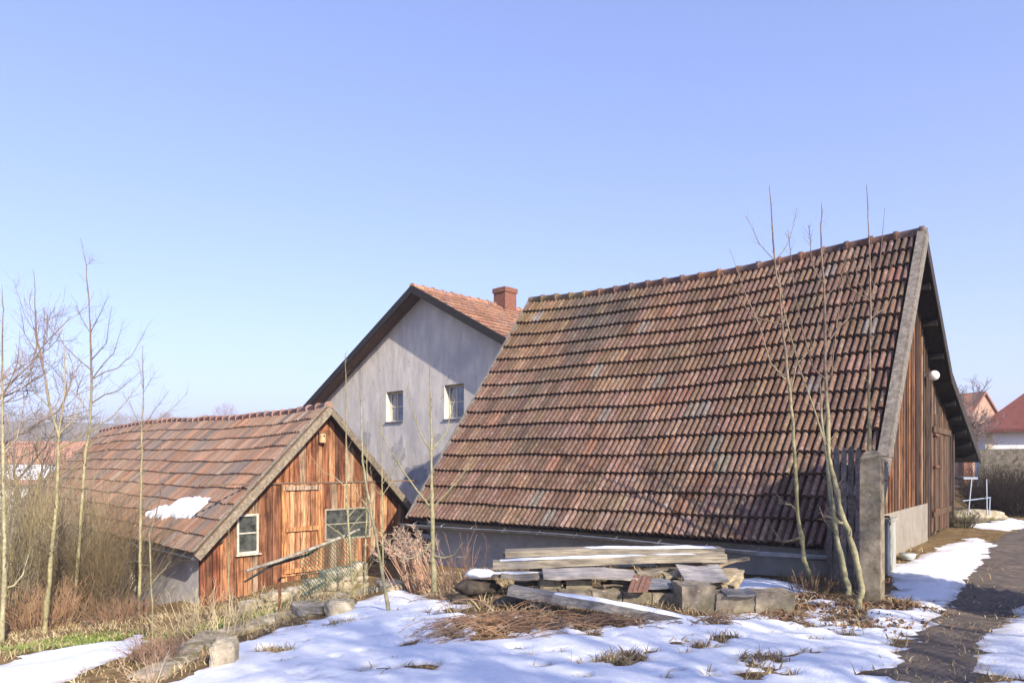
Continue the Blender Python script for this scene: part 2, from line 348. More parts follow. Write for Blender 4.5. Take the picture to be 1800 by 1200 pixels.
def ridge(P0,P1,r,cl,colf,sag=None,seed=3):
    rs=np.random.RandomState(seed); d=P1-P0; L=np.linalg.norm(d); a=d/L; side=unit(np.cross(a,UP)); N=int(round(L/cl)); cl=L/N; mb=MB()
    an=np.linspace(-.15*math.pi,1.15*math.pi,11)
    for i in range(N):
        c=colf(i*cl,9,rs); dz=rs.uniform(-.008,.008); secs=[(-.02,1.22),(.045,1.22),(.05,1.0),(cl+.01,.94)]
        V=[]
        for s_,k in secs:
            t=i*cl+s_; p=P0+a*t+UP*dz
            if sag is not None: p=p-UP*sag(t)
            V.append(p+(side[None,:]*np.cos(an)[:,None]+UP[None,:]*np.sin(an)[:,None]*.95)*r*k)
        V=np.vstack(V); m=len(an); k=np.arange(m-1)
        q=np.vstack([np.stack([k+m*z,k+1+m*z,k+1+m*(z+1),k+m*(z+1)],1) for z in range(3)])[:,::-1]
        mb.add(V,q,c)
        # closed collar end
        mb.add(np.vstack([V[:m],[P0+a*(i*cl-.02)-UP*(sag(i*cl) if sag is not None else 0)]]), [[x,m,x+1] for x in range(m-1)], c)
    return mb
def boards(O,a,L,zb,zt,wb,thick,nrm,colf,seed=1,batten=0,cuts=()):
    """vertical boards; zb, zt give the lower and upper end at a distance along a; cuts = (t0,t1,z0,z1) openings"""
    rs=np.random.RandomState(seed); mb=MB(); t=0; a=unit(a); nrm=unit(nrm)
    while t<L-.01:
        w_=min(wb*rs.uniform(.75,1.25),L-t); c=colf(t,rs)
        for e_ in [q for h in cuts for q in h[:2]]:
            if t+.004<e_<t+w_+.015: w_=e_-t; break
        off=rs.uniform(-.009,.009); g=.006
        spans=[(None,None)]
        for (t0,t1,z0,z1) in cuts:
            if t+w_*.5>t0 and t+w_*.5<t1: spans=[(None,z0),(z1,None)]
        for lo,hi in spans:
            b0,b1=(zb(t),zb(t+w_)) if lo is None else (lo,lo); t0_,t1_=(zt(t),zt(t+w_)) if hi is None else (hi,hi)
            b0+=rs.uniform(-.015,.01); b1=b0+(b1-b0)
            if lo is None and hi is None or True:
                if t0_-b0<.03 and t1_-b1<.03: continue
            P=[O+a*(t+g)+nrm*off,O+a*(t+w_-g)+nrm*off]
            V=[]
            for dn in (0,thick):
                V+= [P[0]+nrm*dn+UP*(b0-O[2]),P[1]+nrm*dn+UP*(b1-O[2]),P[1]+nrm*dn+UP*(t1_-O[2]),P[0]+nrm*dn+UP*(t0_-O[2])]
            mb.add(V,[[0,1,2,3],[7,6,5,4],[0,4,5,1],[1,5,6,2],[2,6,7,3],[3,7,4,0]],c)
            if batten and rs.rand()<batten:
                c2=colf(t,rs); Q=O+a*(t+w_-.022)+nrm*(thick+off-.002)+UP*(b0-O[2])
                mb.box(Q,a*.042,nrm*.018,UP*(min(t0_,t1_)-b0),c2)
        t+=w_
    return mb
def wall_holes(O,a,L,zb,zt,nrm,holes,depth,col=(1,1,1),brk=()):
    """flat wall face with openings and their reveals"""
    a=unit(a); nrm=unit(nrm); mb=MB(); T=sorted(set([0,L]+list(brk)+[q for h in holes for q in h[:2]]))
    def P(t,z,dn=0): return O+a*t+UP*(z-O[2])-nrm*dn
    for t0,t1 in zip(T[:-1],T[1:]):
        hs=[h for h in holes if h[0]<(t0+t1)/2<h[1]]
        segs=[(zb(t0),zb(t1),zt(t0),zt(t1))] if not hs else [(zb(t0),zb(t1),hs[0][2],hs[0][2]),(hs[0][3],hs[0][3],zt(t0),zt(t1))]
        for b0,b1,c0,c1 in segs:
            mb.add([P(t0,b0),P(t1,b1),P(t1,c1),P(t0,c0)],[[0,1,2,3]],col)
    for t0,t1,z0,z1 in holes:
        for q in ([P(t0,z0),P(t0,z0,depth),P(t0,z1,depth),P(t0,z1)],[P(t1,z0,depth),P(t1,z0),P(t1,z1),P(t1,z1,depth)],
                  [P(t0,z0),P(t1,z0),P(t1,z0,depth),P(t0,z0,depth)],[P(t0,z1,depth),P(t1,z1,depth),P(t1,z1),P(t0,z1)]):
            mb.add(q,[[0,1,2,3]],col)
    return mb
def window(root,O,a,nrm,t0,t1,z0,z1,dn,fr,bars,mf,mg,sill=True,fcol=(1,1,1)):
    """a wooden window set dn behind the wall face; bars=(vertical fractions, horizontal fractions)"""
    a=unit(a); nrm=unit(nrm); B=O+a*t0-nrm*dn+UP*(z0-O[2]); W=t1-t0; Hh=z1-z0; mb=MB(); d=-nrm*.045
    mb.box(B,a*W,d,UP*fr); mb.box(B+UP*(Hh-fr),a*W,d,UP*fr); mb.box(B+UP*fr,a*fr,d,UP*(Hh-2*fr)); mb.box(B+a*(W-fr)+UP*fr,a*fr,d,UP*(Hh-2*fr))
    for v in bars[0]: mb.box(B+a*(W*v-fr*.4)+UP*fr-nrm*.004,a*fr*.8,d*.8,UP*(Hh-2*fr))
    for h in bars[1]: mb.box(B+a*fr+UP*(Hh*h-fr*.3)-nrm*.007,a*(W-2*fr),d*.7,UP*fr*.6)
    w_=mb.build('window',mf,root)
    p=MB(); p.add([B+a*fr*.5-nrm*.03+UP*fr*.5,B+a*(W-fr*.5)-nrm*.03+UP*fr*.5,B+a*(W-fr*.5)-nrm*.03+UP*(Hh-fr*.5),B+a*fr*.5-nrm*.03+UP*(Hh-fr*.5)],[[0,1,2,3]])
    p.build('pane',mg,w_)
    if sill:
        q=MB(); q.box(O+a*(t0-.04)+UP*(z0-.035-O[2])-nrm*(dn-.001),a*(W+.08),nrm*(dn+.05),UP*.033); q.build('sill',M['metal'] if sill=='metal' else mf,w_)
    return w_
def pick(rs,pal): return A_(pal[rs.randint(len(pal))])*rs.uniform(.82,1.18)

# ------------------------------------------------------------------ BARN
th=.673; d1=A_([-math.cos(th),math.sin(th),0]); d2=A_([math.sin(th),math.cos(th),0])
C0=A_([4.482,9.,-1.1124]); RUN=4.0; RISE=4.99; LB=8.343; PK=C0+RUN*d2+RISE*UP
BR=PK+3.133*d2-2.12*UP; RE=PK+8.44*d2-3.772*UP
barn=thing('barn','large old barn with a steep mossy clay tile roof and dark weathered plank gable','barn',C0+d2*4+d1*4-UP*.4)
def bsag(t,s): return .13*np.sin(np.pi*np.clip(t/LB,0,1))*np.clip(s/6.49,0,1)+.03*np.sin(t*1.7+s*.4)*np.clip(s/2,0,1)*.5
def bcol(t,s,rs):
    k=float(fbm(t+s*.25,s,2.6,5)); k2=float(fbm(t,s*.8,.8,9,3)); r=rs.rand()
    och=np.clip((t-4.)/3.5,0,1)*np.clip((s-3.6)/2.4,0,1)
    base=A_((.205,.124,.088)); base=base*(1-.6*och)+A_((.225,.145,.07))*.6*och
    d=np.clip((k-.44)*3.2+(k2-.5)*1.6,0,1); base=base*(1-d)+A_((.105,.082,.068))*d          # drifts of blackened tiles
    pale=np.clip((.42-k)*4+(k2-.55)*1.5,0,1)*np.clip((4.5-s)/3,0,1); base=base*(1-.6*pale)+A_((.30,.205,.155))*.6*pale
    if r<.03: base=A_((.235,.125,.085))
    elif r<.055: base=A_((.21,.175,.145))
    elif r<.058: base=A_((.38,.37,.35))
    return base*rs.uniform(.78,1.22)*A_([1,rs.uniform(.94,1.06),rs.uniform(.9,1.1)])
uB=unit(RUN*d2+RISE*UP); SB=math.hypot(RUN,RISE)
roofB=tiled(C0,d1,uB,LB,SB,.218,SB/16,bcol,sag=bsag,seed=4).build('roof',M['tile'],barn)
# white lichen-grey replaced tiles and the sheet-like deck under the tiles
mb=MB(); nB=unit(np.cross(uB,d1)); nB=nB if nB[2]>0 else -nB
G=[C0+d1*t+uB*s-nB*.0-UP*bsag(t,s) for s in np.linspace(0,SB,9) for t in np.linspace(0,LB,13)]
i,j=np.meshgrid(np.arange(12),np.arange(8)); b_=(j*13+i).ravel(); mb.add(G,np.stack([b_,b_+1,b_+14,b_+13],1),(.06,.05,.045))
mb.build('roof_deck',M['wood'],roofB)
rr=MB()
for P,Q in ((PK,BR),(BR,RE)):
    u_=unit(Q-P); n_=unit(np.cross(u_,d1)); n_= n_ if n_[2]>0 else -n_
    for q_ in range(12):
        dz_=.15*math.sin(math.pi*(q_+.5)/12) if P is PK else 0
        O_=P-n_*.10+d1*LB*q_/12; V=[O_-UP*dz_,O_+d1*LB/12-UP*dz_,O_+d1*LB/12+Q-P,O_+Q-P]; V+=[v+n_*.11 for v in V]
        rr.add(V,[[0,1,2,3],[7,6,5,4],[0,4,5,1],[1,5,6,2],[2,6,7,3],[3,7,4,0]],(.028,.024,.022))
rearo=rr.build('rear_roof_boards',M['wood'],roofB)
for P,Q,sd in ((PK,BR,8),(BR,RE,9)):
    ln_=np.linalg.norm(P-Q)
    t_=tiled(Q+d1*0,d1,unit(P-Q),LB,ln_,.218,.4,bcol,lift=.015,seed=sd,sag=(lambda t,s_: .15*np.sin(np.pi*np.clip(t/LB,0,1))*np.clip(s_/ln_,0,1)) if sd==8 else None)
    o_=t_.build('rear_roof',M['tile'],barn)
ridge(PK+UP*.03,PK+d1*LB+UP*.03,.105,.40,lambda t,s,rs: pick(rs,[(.25,.13,.08),(.22,.12,.08),(.17,.11,.09),(.30,.15,.08)] if t<6.5 else [(.26,.19,.10),(.22,.16,.09)]),sag=lambda t: float(bsag(t,6.49)),seed=6).build('ridge_tiles',M['tile'],barn,smooth=True)
# verge boards
gw=(.22,.195,.165)
mb=MB(); mb.box(C0-d1*.05+nB*.085-uB*.05,d1*.115,uB*(SB+.1),nB*.028,gw); mb.box(C0-d1*.055-nB*.10,-d1*.025,uB*(SB+.02),nB*.2,gw); mb.build('bargeboard',M['wood'],barn)
mb=MB(); mb.box(C0+d1*(LB-.02)+nB*.05-uB*.03,d1*.06,uB*(SB+.04),nB*.03,gw); mb.build('bargeboard',M['wood'],barn)
for P,Q in ((PK,BR),(BR,RE)):
    u_=unit(Q-P); n_=unit(np.cross(u_,d1)); n_= n_ if n_[2]>0 else -n_; mb=MB()
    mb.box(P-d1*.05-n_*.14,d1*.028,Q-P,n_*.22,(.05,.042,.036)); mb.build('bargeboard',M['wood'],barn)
# rafters of the open gable overhang underneath
for k in range(1,9):
    P=PK+(BR-PK)*(k/4.)
    if k>3: P=BR+(RE-BR)*((k-3)/6.)
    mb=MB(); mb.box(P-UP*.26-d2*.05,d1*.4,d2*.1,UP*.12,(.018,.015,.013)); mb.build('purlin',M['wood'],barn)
# gable wall of planks, set back under the overhang
GO=C0+d1*.30+d2*.30; GO=A_([GO[0],GO[1],-1.5]); WG=9.55
def btop(t):
    x=t+.30
    z=C0[2]+RISE*x/RUN if x<RUN else (PK[2]-2.12*(x-RUN)/3.133 if x<RUN+3.133 else BR[2]-1.652*(x-RUN-3.133)/5.307)
    return z-.12
def wcol(t,rs):
    k=rs.rand()
    c=pick(rs,[(.32,.155,.065),(.20,.095,.045),(.11,.06,.04),(.06,.04,.03),(.24,.14,.085),(.07,.05,.04),(.30,.21,.13)]) if t<5.2 else pick(rs,[(.13,.09,.06),(.07,.05,.04),(.16,.11,.075),(.26,.20,.15),(.05,.04,.032)])
    return c
DOOR=(6.5,8.9,-1.42,1.0)
boards(GO,d2,WG,lambda t:-.74-.03*t if t<5.9 else -1.47,btop,.15,.025,-d1,wcol,seed=3,batten=.55,cuts=((DOOR[0],DOOR[1],DOOR[2],DOOR[3]),)).build('gable_wall',M['boards'],barn)
mb=MB(); mb.box(GO+d2*-.02+d1*.06-UP*.25,d2*5.9,d1*.2,UP*1.0,(.27,.24,.195)); mb.box(GO+d2*-.02-d1*.05-UP*.25,d2*5.9,d1*.12,UP*.96,(.27,.24,.195)); mb.build('plinth',M['plaster'],barn)
dr=boards(GO-d1*.01,d2,0.01,lambda t:0,lambda t:0,.1,.02,-d1,wcol) if False else None
Od=GO+d2*DOOR[0]-d1*.012
dmb=boards(Od+UP*0,d2,DOOR[1]-DOOR[0],lambda t:DOOR[2],lambda t:DOOR[3],.13,.03,-d1,lambda t,rs:pick(rs,[(.09,.06,.04),(.10,.07,.05),(.17,.11,.07)]),seed=12)
for z in (-1.1,.62): dmb.box(Od-d1*.034+UP*(z+1.5),d2*(DOOR[1]-DOOR[0]),-d1*.03,UP*.12,(.13,.09,.06))
dro=dmb.build('door',M['boards'],barn)
for z in (-1.0,-.1,.55):
    mb=MB(); mb.box(Od-d1*.067+d2*.1+UP*(z+1.5),d2*.5,-d1*.012,UP*.05,(1,1,1)); mb.build('hinge',M['rust'],dro)
# recessed dark wall beyond the plank gable
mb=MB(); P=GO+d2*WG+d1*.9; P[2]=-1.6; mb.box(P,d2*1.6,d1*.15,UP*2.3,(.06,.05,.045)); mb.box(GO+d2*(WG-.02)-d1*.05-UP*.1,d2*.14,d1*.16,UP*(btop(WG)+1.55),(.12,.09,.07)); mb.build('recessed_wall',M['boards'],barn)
# side wall under the low eave
SO=C0+d2*.42+d1*.34; SO[2]=-1.9
wall_holes(SO,d1,LB-.5,lambda t:-2.35,lambda t:-.72,-d2,[],.1,(.36,.35,.34)).build('side_wall',M['plaster'],barn)
mb=MB(); E0=C0+d1*(LB-.34)+d2*.42; E0[2]=-2.4
tri=[E0,E0+d2*8.2,E0+d2*8.2+UP*(2.4+.9),E0+d2*(RUN-.42)+UP*(PK[2]+2.4-.4),E0+UP*(2.4-.75)]
mb.add(tri,[[0,1,2,3,4]],(.36,.35,.34)); mb.add(A_(tri)-d1*.15,[[4,3,2,1,0]],(.36,.35,.34)); mb.build('end_wall',M['plaster'],barn)
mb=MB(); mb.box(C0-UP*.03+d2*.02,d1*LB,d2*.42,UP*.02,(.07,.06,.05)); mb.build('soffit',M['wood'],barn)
# gutter
mb=MB(); an=np.linspace(math.pi,2*math.pi,9); 
ts=np.linspace(-.02+.45,LB+.15,24)
for rad,flip in ((.066,1),(.060,-1)):
    V=np.vstack([C0+d1*t-d2*.055-UP*(.085+.02*math.sin(t))+(-d2[None,:]*np.cos(an)[:,None]+UP[None,:]*np.sin(an)[:,None])*rad for t in ts]); m=9
    i,j=np.meshgrid(np.arange(m-1),np.arange(len(ts)-1)); b_=(j*m+i).ravel(); q=np.stack([b_,b_+1,b_+m+1,b_+m],1); mb.add(V,q[:,::flip])
mb.tube([C0+d1*t-d2*.121-UP*(.083+.02*math.sin(t)) for t in ts],.009,6)
gut=mb.build('gutter',M['metal'],barn,smooth=True)
for t in np.arange(.6,LB,.75):
    mb=MB(); mb.tube([C0+d1*t+d2*.05-UP*.03,C0+d1*t-d2*.10-UP*.07,C0+d1*t-d2*.13-UP*.10],.006,4); mb.build('gutter_bracket',M['metal'],gut)
mb=MB(); e=C0+d1*(LB-.1)-d2*.05; mb.tube([e-UP*.14,e-UP*.2+d2*.1,e-UP*.28+d2*.24,e-UP*1.3+d2*.26],.04,10); mb.build('downpipe',M['metal'],barn,smooth=True)
# ball lamp
P=at(1628,661,0); 
Pl=None
for q in np.arange(3,9,.05):
    X=GO+d2*q
    if 900+F*X[0]/X[1]>1622: Pl=X; break
lp=A_([Pl[0],Pl[1],(HZ-661)/F*Pl[1]])
mb=MB(); mb.tube([lp,lp-d1*.12],[.03,.03],8); arm=mb.build('lamp',M['metal'],barn)
import bmesh
def ball(c,r,sx=1,sz=1,nu=14,nv=9):
    V=[];Q=[]
    for i in range(nv+1):
        p=math.pi*i/nv
        for j in range(nu):
            q=2*math.pi*j/nu; V.append(c+A_([math.sin(p)*math.cos(q)*r*sx,math.sin(p)*math.sin(q)*r*sx,math.cos(p)*r*sz]))
    for i in range(nv):
        for j in range(nu): Q.append([i*nu+j,(i+1)*nu+j,(i+1)*nu+(j+1)%nu,i*nu+(j+1)%nu])
    return V,Q
mb=MB(); V,Q=ball(lp-d1*.19,.095); mb.add(V,Q); mb.build('globe',M['lamp_white'],arm,smooth=True)

# ------------------------------------------------------------------ SHED
ths=.7776; e1=A_([-math.cos(ths),math.sin(ths),0]); e2=A_([math.sin(ths),math.cos(ths),0])
KS=1.13; SP=A_([-3.72,14.5,1.12])*KS; SA,SH,LS=2.647*KS,2.725*KS,14.9*KS; LF=SP-SA*e2-SH*UP; RF=SP+SA*e2-SH*UP
shed=thing('shed','low wooden shed with orange brown plank gable and long faded tile roof','shed',LF+e2*2.5-UP*1.1)
def scol(t,s,rs):
    k=float(fbm(t,s,1.6,15)); r=rs.rand()
    if r<.06+1.2*max(0,k-.52): return pick(rs,[(.20,.165,.15),(.18,.14,.125),(.23,.185,.165)])
    return pick(rs,[(.29,.185,.135),(.33,.205,.145),(.26,.18,.14),(.30,.22,.17),(.33,.185,.12)])
uS=unit(SA*e2+SH*UP); SS=math.hypot(SA,SH); nS=np.cross(e1,uS); nS=nS if nS[2]>0 else -nS
def ssag(t,s): return .07*np.sin(t*.42)*np.clip(s/3.8,0,1)+.012*np.sin(t*2.1+s)
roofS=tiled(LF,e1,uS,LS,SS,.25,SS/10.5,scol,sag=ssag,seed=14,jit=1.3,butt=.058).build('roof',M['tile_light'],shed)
mb=MB(); G=[LF+e1*t+uS*s-UP*ssag(t,s) for s in np.linspace(0,SS,5) for t in np.linspace(0,LS,20)]
i,j=np.meshgrid(np.arange(19),np.arange(4)); b_=(j*20+i).ravel(); mb.add(G,np.stack([b_,b_+1,b_+21,b_+20],1),(.06,.05,.045)); mb.build('roof_deck',M['wood'],roofS)
u2=unit(-SA*e2+SH*UP)
mb=MB(); n2=unit(np.cross(u2,e1)); n2=n2 if n2[2]>0 else -n2; mb.box(RF-n2*.05,e1*LS,u2*SS,n2*.05,(.05,.045,.04)); mb.build('rear_roof_boards',M['wood'],roofS)
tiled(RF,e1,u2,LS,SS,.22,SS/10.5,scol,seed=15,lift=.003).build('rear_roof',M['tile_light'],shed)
ridge(SP+UP*.02,SP+e1*LS+UP*.02,.10,.42,lambda t,s,rs: pick(rs,[(.42,.22,.15),(.36,.2,.15),(.40,.26,.2)]),sag=lambda t: float(ssag(t,3.8)),seed=9).build('ridge_tiles',M['tile_light'],shed,smooth=True)
gw2=(.27,.225,.165)
mb=MB(); mb.box(LF-e1*.05-nS*.13-uS*.06,-e1*.03,uS*(SS+.06),nS*.16,gw2); mb.box(LF-e1*.06+nS*.078-uS*.03,e1*.1,uS*(SS+.03),nS*.025,gw2); mb.build('bargeboard',M['wood'],shed)
mb=MB(); mb.box(RF-e1*.05-n2*.10-u2*.06,-e1*.03,u2*(SS-.04),n2*.15,(.20,.165,.12)); mb.build('bargeboard',M['wood'],shed)  # right board coloured darker than the left, for the shade on that side
SG=LF+e1*.30+e2*.17; SG=A_([SG[0],SG[1],-2.6]); WS=2*SA-.34
def stop(t):
    x=t+.17; return LF[2]+SH*(x/SA if x<SA else 2-x/SA)-.07
def sp(px,py):
    """pixel -> (t,z) on the shed gable"""
    k=(px-900)/F; t=(k*SG[1]-SG[0])/(e2[0]-k*e2[1]); Y=SG[1]+e2[1]*t; return t,(HZ-py)/F*Y
def sbot(t): return -2.95+.12*t
pal_o=[(.38,.19,.10),(.31,.14,.07),(.46,.28,.16),(.24,.115,.065),(.38,.21,.115),(.15,.075,.045),(.36,.27,.19)]
pal_r=[(.26,.10,.055),(.20,.085,.05),(.33,.14,.07)]
def shc(t,rs): return pick(rs,pal_r) if t<.35 and rs.rand()<.8 else (pick(rs,pal_o) if rs.rand()<.78 else pick(rs,pal_r))
w1a,w1z=sp(415,974); w1b,w1y=sp(453,902); da,dz0=sp(492,1013); db,dz1=sp(563,850); v2a,v2z=sp(570,950); v2b,v2y=sp(650,890)
zs=sp(540,848)[1]
boards(SG,e2,WS,sbot,lambda t:min(stop(t),zs),.17,.022,-e1,shc,seed=21,cuts=((w1a,w1b,w1z,w1y),(v2a,v2b,v2z,v2y),(da+.01,db-.01,dz0,zs-.02))).build('gable_wall',M['boards'],shed)
boards(SG-e1*.012,e2,WS,lambda t:min(zs+.01,stop(t)),stop,.15,.022,-e1,shc,seed=22).build('gable_top_boards',M['boards'],shed)
# door
Dd=SG+e2*da-e1*.02
dm=boards(Dd,e2,db-da,lambda t:dz0,lambda t:zs-.03,.13,.03,-e1,lambda t,rs:pick(rs,[(.56,.33,.18),(.62,.38,.22),(.44,.23,.12),(.34,.17,.09)]),seed=5)
dW=db-da
for z in (zs-.16,(dz0+zs)/2-.05,dz0+.06): dm.box(Dd-e1*.034+UP*(z+2.6)+e2*.02,e2*(dW-.04),-e1*.05,UP*.10,(.50,.27,.13) if z!=zs-.16 else (.40,.32,.24))
for q in (.0,dW-.1): dm.box(Dd-e1*.034+UP*(dz0+2.6)+e2*q,e2*.1,-e1*.04,UP*(zs-.03-dz0),(.52,.27,.12))
do=dm.build('door',M['boards'],shed)
mb=MB(); mb.box(Dd-e1*.06+e2*.02+UP*((dz0+zs)/2+2.6),e2*.18,-e1*.015,UP*.03); mb.build('latch',M['metal'],do)
window(shed,SG-e1*.05,e2,-e1,w1a,w1b,w1z,w1y,0.0,.045,((),(.52,)),M['white_paint'],M['glass'])
M['greyframe']=mk('greyframe',(.36,.32,.24),(.2,.18,.14),nscale=10)
window(shed,SG-e1*.03,e2,-e1,v2a,v2b,v2z,v2y,0.0,.04,((.5,),(.5,)),M['greyframe'],M['glass'],sill=False)
mb=MB(); mb.box(SG+e2*WS*0-e1*.06+UP*(zs+2.6-.02),e2*(WS*.98),-e1*.0+e1*.03,UP*.035,(.2,.13,.09)); mb.build('ledge_board',M['wood'],shed)
SWo=LF+e2*.17+e1*.30; SWo=A_([SWo[0],SWo[1],-2.9])
wall_holes(SWo,e1,LS-.3,lambda t:-5.2,lambda t:LF[2]+.15,-e2,[(3.6,4.2,-3.1,-2.4)],.2,(.62,.58,.53)).build('side_wall',M['plaster'],shed)
mb=MB(); mb.box(SWo+e1*3.5-e2*-.25-UP*.4,e1*.8,e2*.05,UP*1.1,(.02,.02,.02)); mb.build('dark_opening',M['darkwood'],shed)
mb=MB(); mb.box(SG+e1*.03-UP*.45,e2*WS,e1*.2,UP*.30,(.55,.52,.46)); mb.build('plinth',M['plaster'],shed)
mb=MB(); ts=np.linspace(.0,LS-.1,20)
for rad,fl in ((.06,1),(.054,-1)):
    V=np.vstack([LF+e1*t-e2*.05-UP*(.075)+(-e2[None,:]*np.cos(an)[:,None]+UP[None,:]*np.sin(an)[:,None])*rad for t in ts]); m=9
    i,j=np.meshgrid(np.arange(m-1),np.arange(len(ts)-1)); b_=(j*m+i).ravel(); q=np.stack([b_,b_+1,b_+m+1,b_+m],1); mb.add(V,q[:,::fl])
mb.build('gutter',M['metal'],shed,smooth=True)
mb=MB(); t,z=sp(383,946); P=SG+e2*t+UP*(z-SG[2]); mb.tube([P+e1*.1,P-e1*.14],.075,9,(.10,.07,.05),cap=True); mb.build('purlin_end',M['wood'],shed)
# birdhouse
t,z=sp(562,778); P=SG+e2*t+UP*(z-SG[2])-e1*.03
bh=thing('birdhouse','small round wooden birdhouse hung under the peak of the shed gable','birdhouse',P-e1*.09)
mb=MB(); mb.tube([P-e1*.09,P-e1*.09+UP*.22],.075,12,(.62,.40,.22),cap=True); mb.build('body',M['wood'],bh,smooth=False)
mb=MB(); mb.tube([P-e1*.09+UP*.222,P-e1*.09+UP*.24],.09,12,(.30,.18,.10),cap=True); mb.build('lid',M['wood'],bh)
mb=MB(); mb.tube([P-e1*.15+UP*.15,P-e1*.172+UP*.15],.02,8,(.02,.02,.02),cap=True); mb.build('entrance_hole',M['darkwood'],bh)

# ------------------------------------------------------------------ HOUSE
thh=.7686; h1=A_([-math.cos(thh),math.sin(thh),0]); h2=A_([math.sin(thh),math.cos(thh),0]); HP=A_([-3.21,23,5.59]); tp=math.tan(math.radians(27.5)); HW=7.6
house=thing('house','grey rendered house with a dark verge and two small gable windows','house',HP+h2*5-UP*8)
OV=.50; WH=HP+h2*OV
def hcol(t,s,rs): return pick(rs,[(.50,.25,.155),(.54,.30,.19),(.46,.25,.17),(.42,.25,.19),(.58,.33,.20)])
EL=HP+h1*HW-UP*tp*HW; ER=HP-h1*HW-UP*tp*HW; SLH=math.hypot(HW,tp*HW); LH=12.
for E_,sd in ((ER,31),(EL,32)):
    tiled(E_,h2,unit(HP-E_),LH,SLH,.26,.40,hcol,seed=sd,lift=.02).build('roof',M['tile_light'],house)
slab=MB()
for E_ in (ER,EL):
    n_=unit(np.cross(HP-E_,h2)); n_= n_ if n_[2]>0 else -n_; slab.box(E_-n_*.08+h2*.02,h2*(LH-.02),HP-E_,n_*.085,(.17,.11,.08))
slab.build('roof_boards',M['wood'],house)
rid=ridge(HP+UP*.05,HP+h2*LH+UP*.05,.12,.42,hcol,seed=33).build('ridge_tiles',M['tile_light'],house,smooth=True)
for E_ in (ER,EL):
    n_=unit(np.cross(HP-E_,h2)); n_= n_ if n_[2]>0 else -n_; mb=MB(); mb.box(E_-n_*.12,-h2*.04,(HP-E_)*1.003,n_*.21,(.035,.032,.03)); mb.box(E_+n_*.091-h2*.04,h2*.05,(HP-E_)*1.003,n_*.02,(.035,.032,.03)); mb.build('verge_board',M['wood'],house)
WO=WH-(-h1)*(HW-.45); WO=A_([WO[0],WO[1],-3.]); ah=-h1; WL=2*(HW-.45)
def htop(t): return HP[2]-tp*abs(t-(HW-.45))-.08
def hp(px,py):
    k=(px-900)/F; t=(k*WO[1]-WO[0])/(ah[0]-k*ah[1]); return t,(HZ-py)/F*(WO[1]+ah[1]*t)
hol=[]
for x0,x1,y0,y1 in ((679,708.5,689,743),(781,815.5,677,738)):
    a0,z0=hp(x0,y1); a1,_=hp(x1,y1); _,z1=hp(x0,y0); hol.append((a0,a1,z0,z1))
wall_holes(WO,ah,WL,lambda t:-4.,htop,-h2,hol,.30,brk=(HW-.45,)).build('gable_wall',M['house_plaster'],house)
M['cream']=mk('cream',(.62,.55,.40),(.5,.44,.32),nscale=9,rough=.6,bump=.1)
for (a0,a1,z0,z1) in hol:
    window(house,WO,ah,-h2,a0+.01,a1-.01,z0+.03,z1-.01,.18,.055,((.42,),(.5,)),M['cream'],M['glassb'],sill='metal')
for s_ in (0,1):
    mb=MB(); O_=WO+ah*(WL*s_); mb.box(O_-UP*1,h2*(LH-1.2),(-ah if s_ else ah)*.2,UP*(htop(0)+3.9),(.4,.39,.38)); mb.build('side_wall',M['plaster'],house)
rs=np.random.RandomState(3)
for cx,cy,rx,ry,cc_ in ((700,795,22,30,(.50,.48,.45)),(640,775,26,16,(.42,.40,.38)),(770,770,14,9,(.47,.45,.42)),(735,835,40,20,(.36,.36,.37))):
    t_,z_=hp(cx,cy); P=WO+ah*t_+UP*(z_-WO[2])+h2*(-.006); mb=MB(); n_=26; R_=[rs.uniform(.55,1.15) for _ in range(n_)]; sc2=P[1]/F
    V=[P]+[P+(ah*math.cos(q*6.283/n_)*rx+UP*math.sin(q*6.283/n_)*ry)*R_[q]*sc2 for q in range(n_)]
    mb.add(V,[[0,q+1,(q+1)%n_+1] for q in range(n_)],cc_); mb.build('plaster_patch',M['plaster'],house)
# chimney
cp=HP+h2*4.0-h1*.25; 
bm_=MB(); cw=.58
for k in range(13):
    o_=.0 if k<11 else .035
    bm_.box(cp+UP*(-.45+k*.085)-h2*(cw/2+o_)-(-h1)*(cw/2+o_)+UP*.002, h2*(cw+2*o_), -h1*(cw+2*o_), UP*.079, (1,1,1))
    bm_.box(cp+UP*(-.45+k*.085+.079)-h2*(cw/2-.012)-(-h1)*(cw/2-.012), h2*(cw-.024), -h1*(cw-.024), UP*.006, (1,1,1))
ch=bm_.build('chimney',M['brick'],rid)

# ------------------------------------------------------------------ gate post, picket fence, trough
pc=gp(1533,1056); pc[2]=float(hz(pc[0],pc[1]))
post=thing('gate_post','tall square weathered concrete gate post with rusty hinge pins','post',pc)
def post_mb(c,wd,dp,h,ch_,tz):
    mb=MB(); e=[]; w2,d_=wd/2,dp/2
    ring=lambda k,z:[c+d1*sx*w2*k+d2*sy*d_*k+UP*z for sx,sy in ((-1,-1),(1,-1),(1,1),(-1,1))]
    zs_=[(-.3,1),(.4,1.0),(1.0,.985),(h-tz,.97),(h,ch_)]
    V=np.vstack([ring(k,z) for z,k in zs_]); q=[]
    for a in range(len(zs_)-1):
        for b in range(4): q.append([a*4+b,a*4+(b+1)%4,a*4+4+(b+1)%4,a*4+4+b][::-1])
    q.append([len(V)-4+b for b in range(4)][::-1]); mb.add(V,q); return mb
post_mb(pc,.21,.21,1.66,.45,.09).build('shaft',M['concrete'],post)
for z in (.22,1.33):
    mb=MB(); P=pc-d1*.12+UP*z; mb.tube([P,P-d1*.045,P-d1*.05+UP*.05],.009,6,cap=True); mb.build('hinge_pin',M['rust'],post)
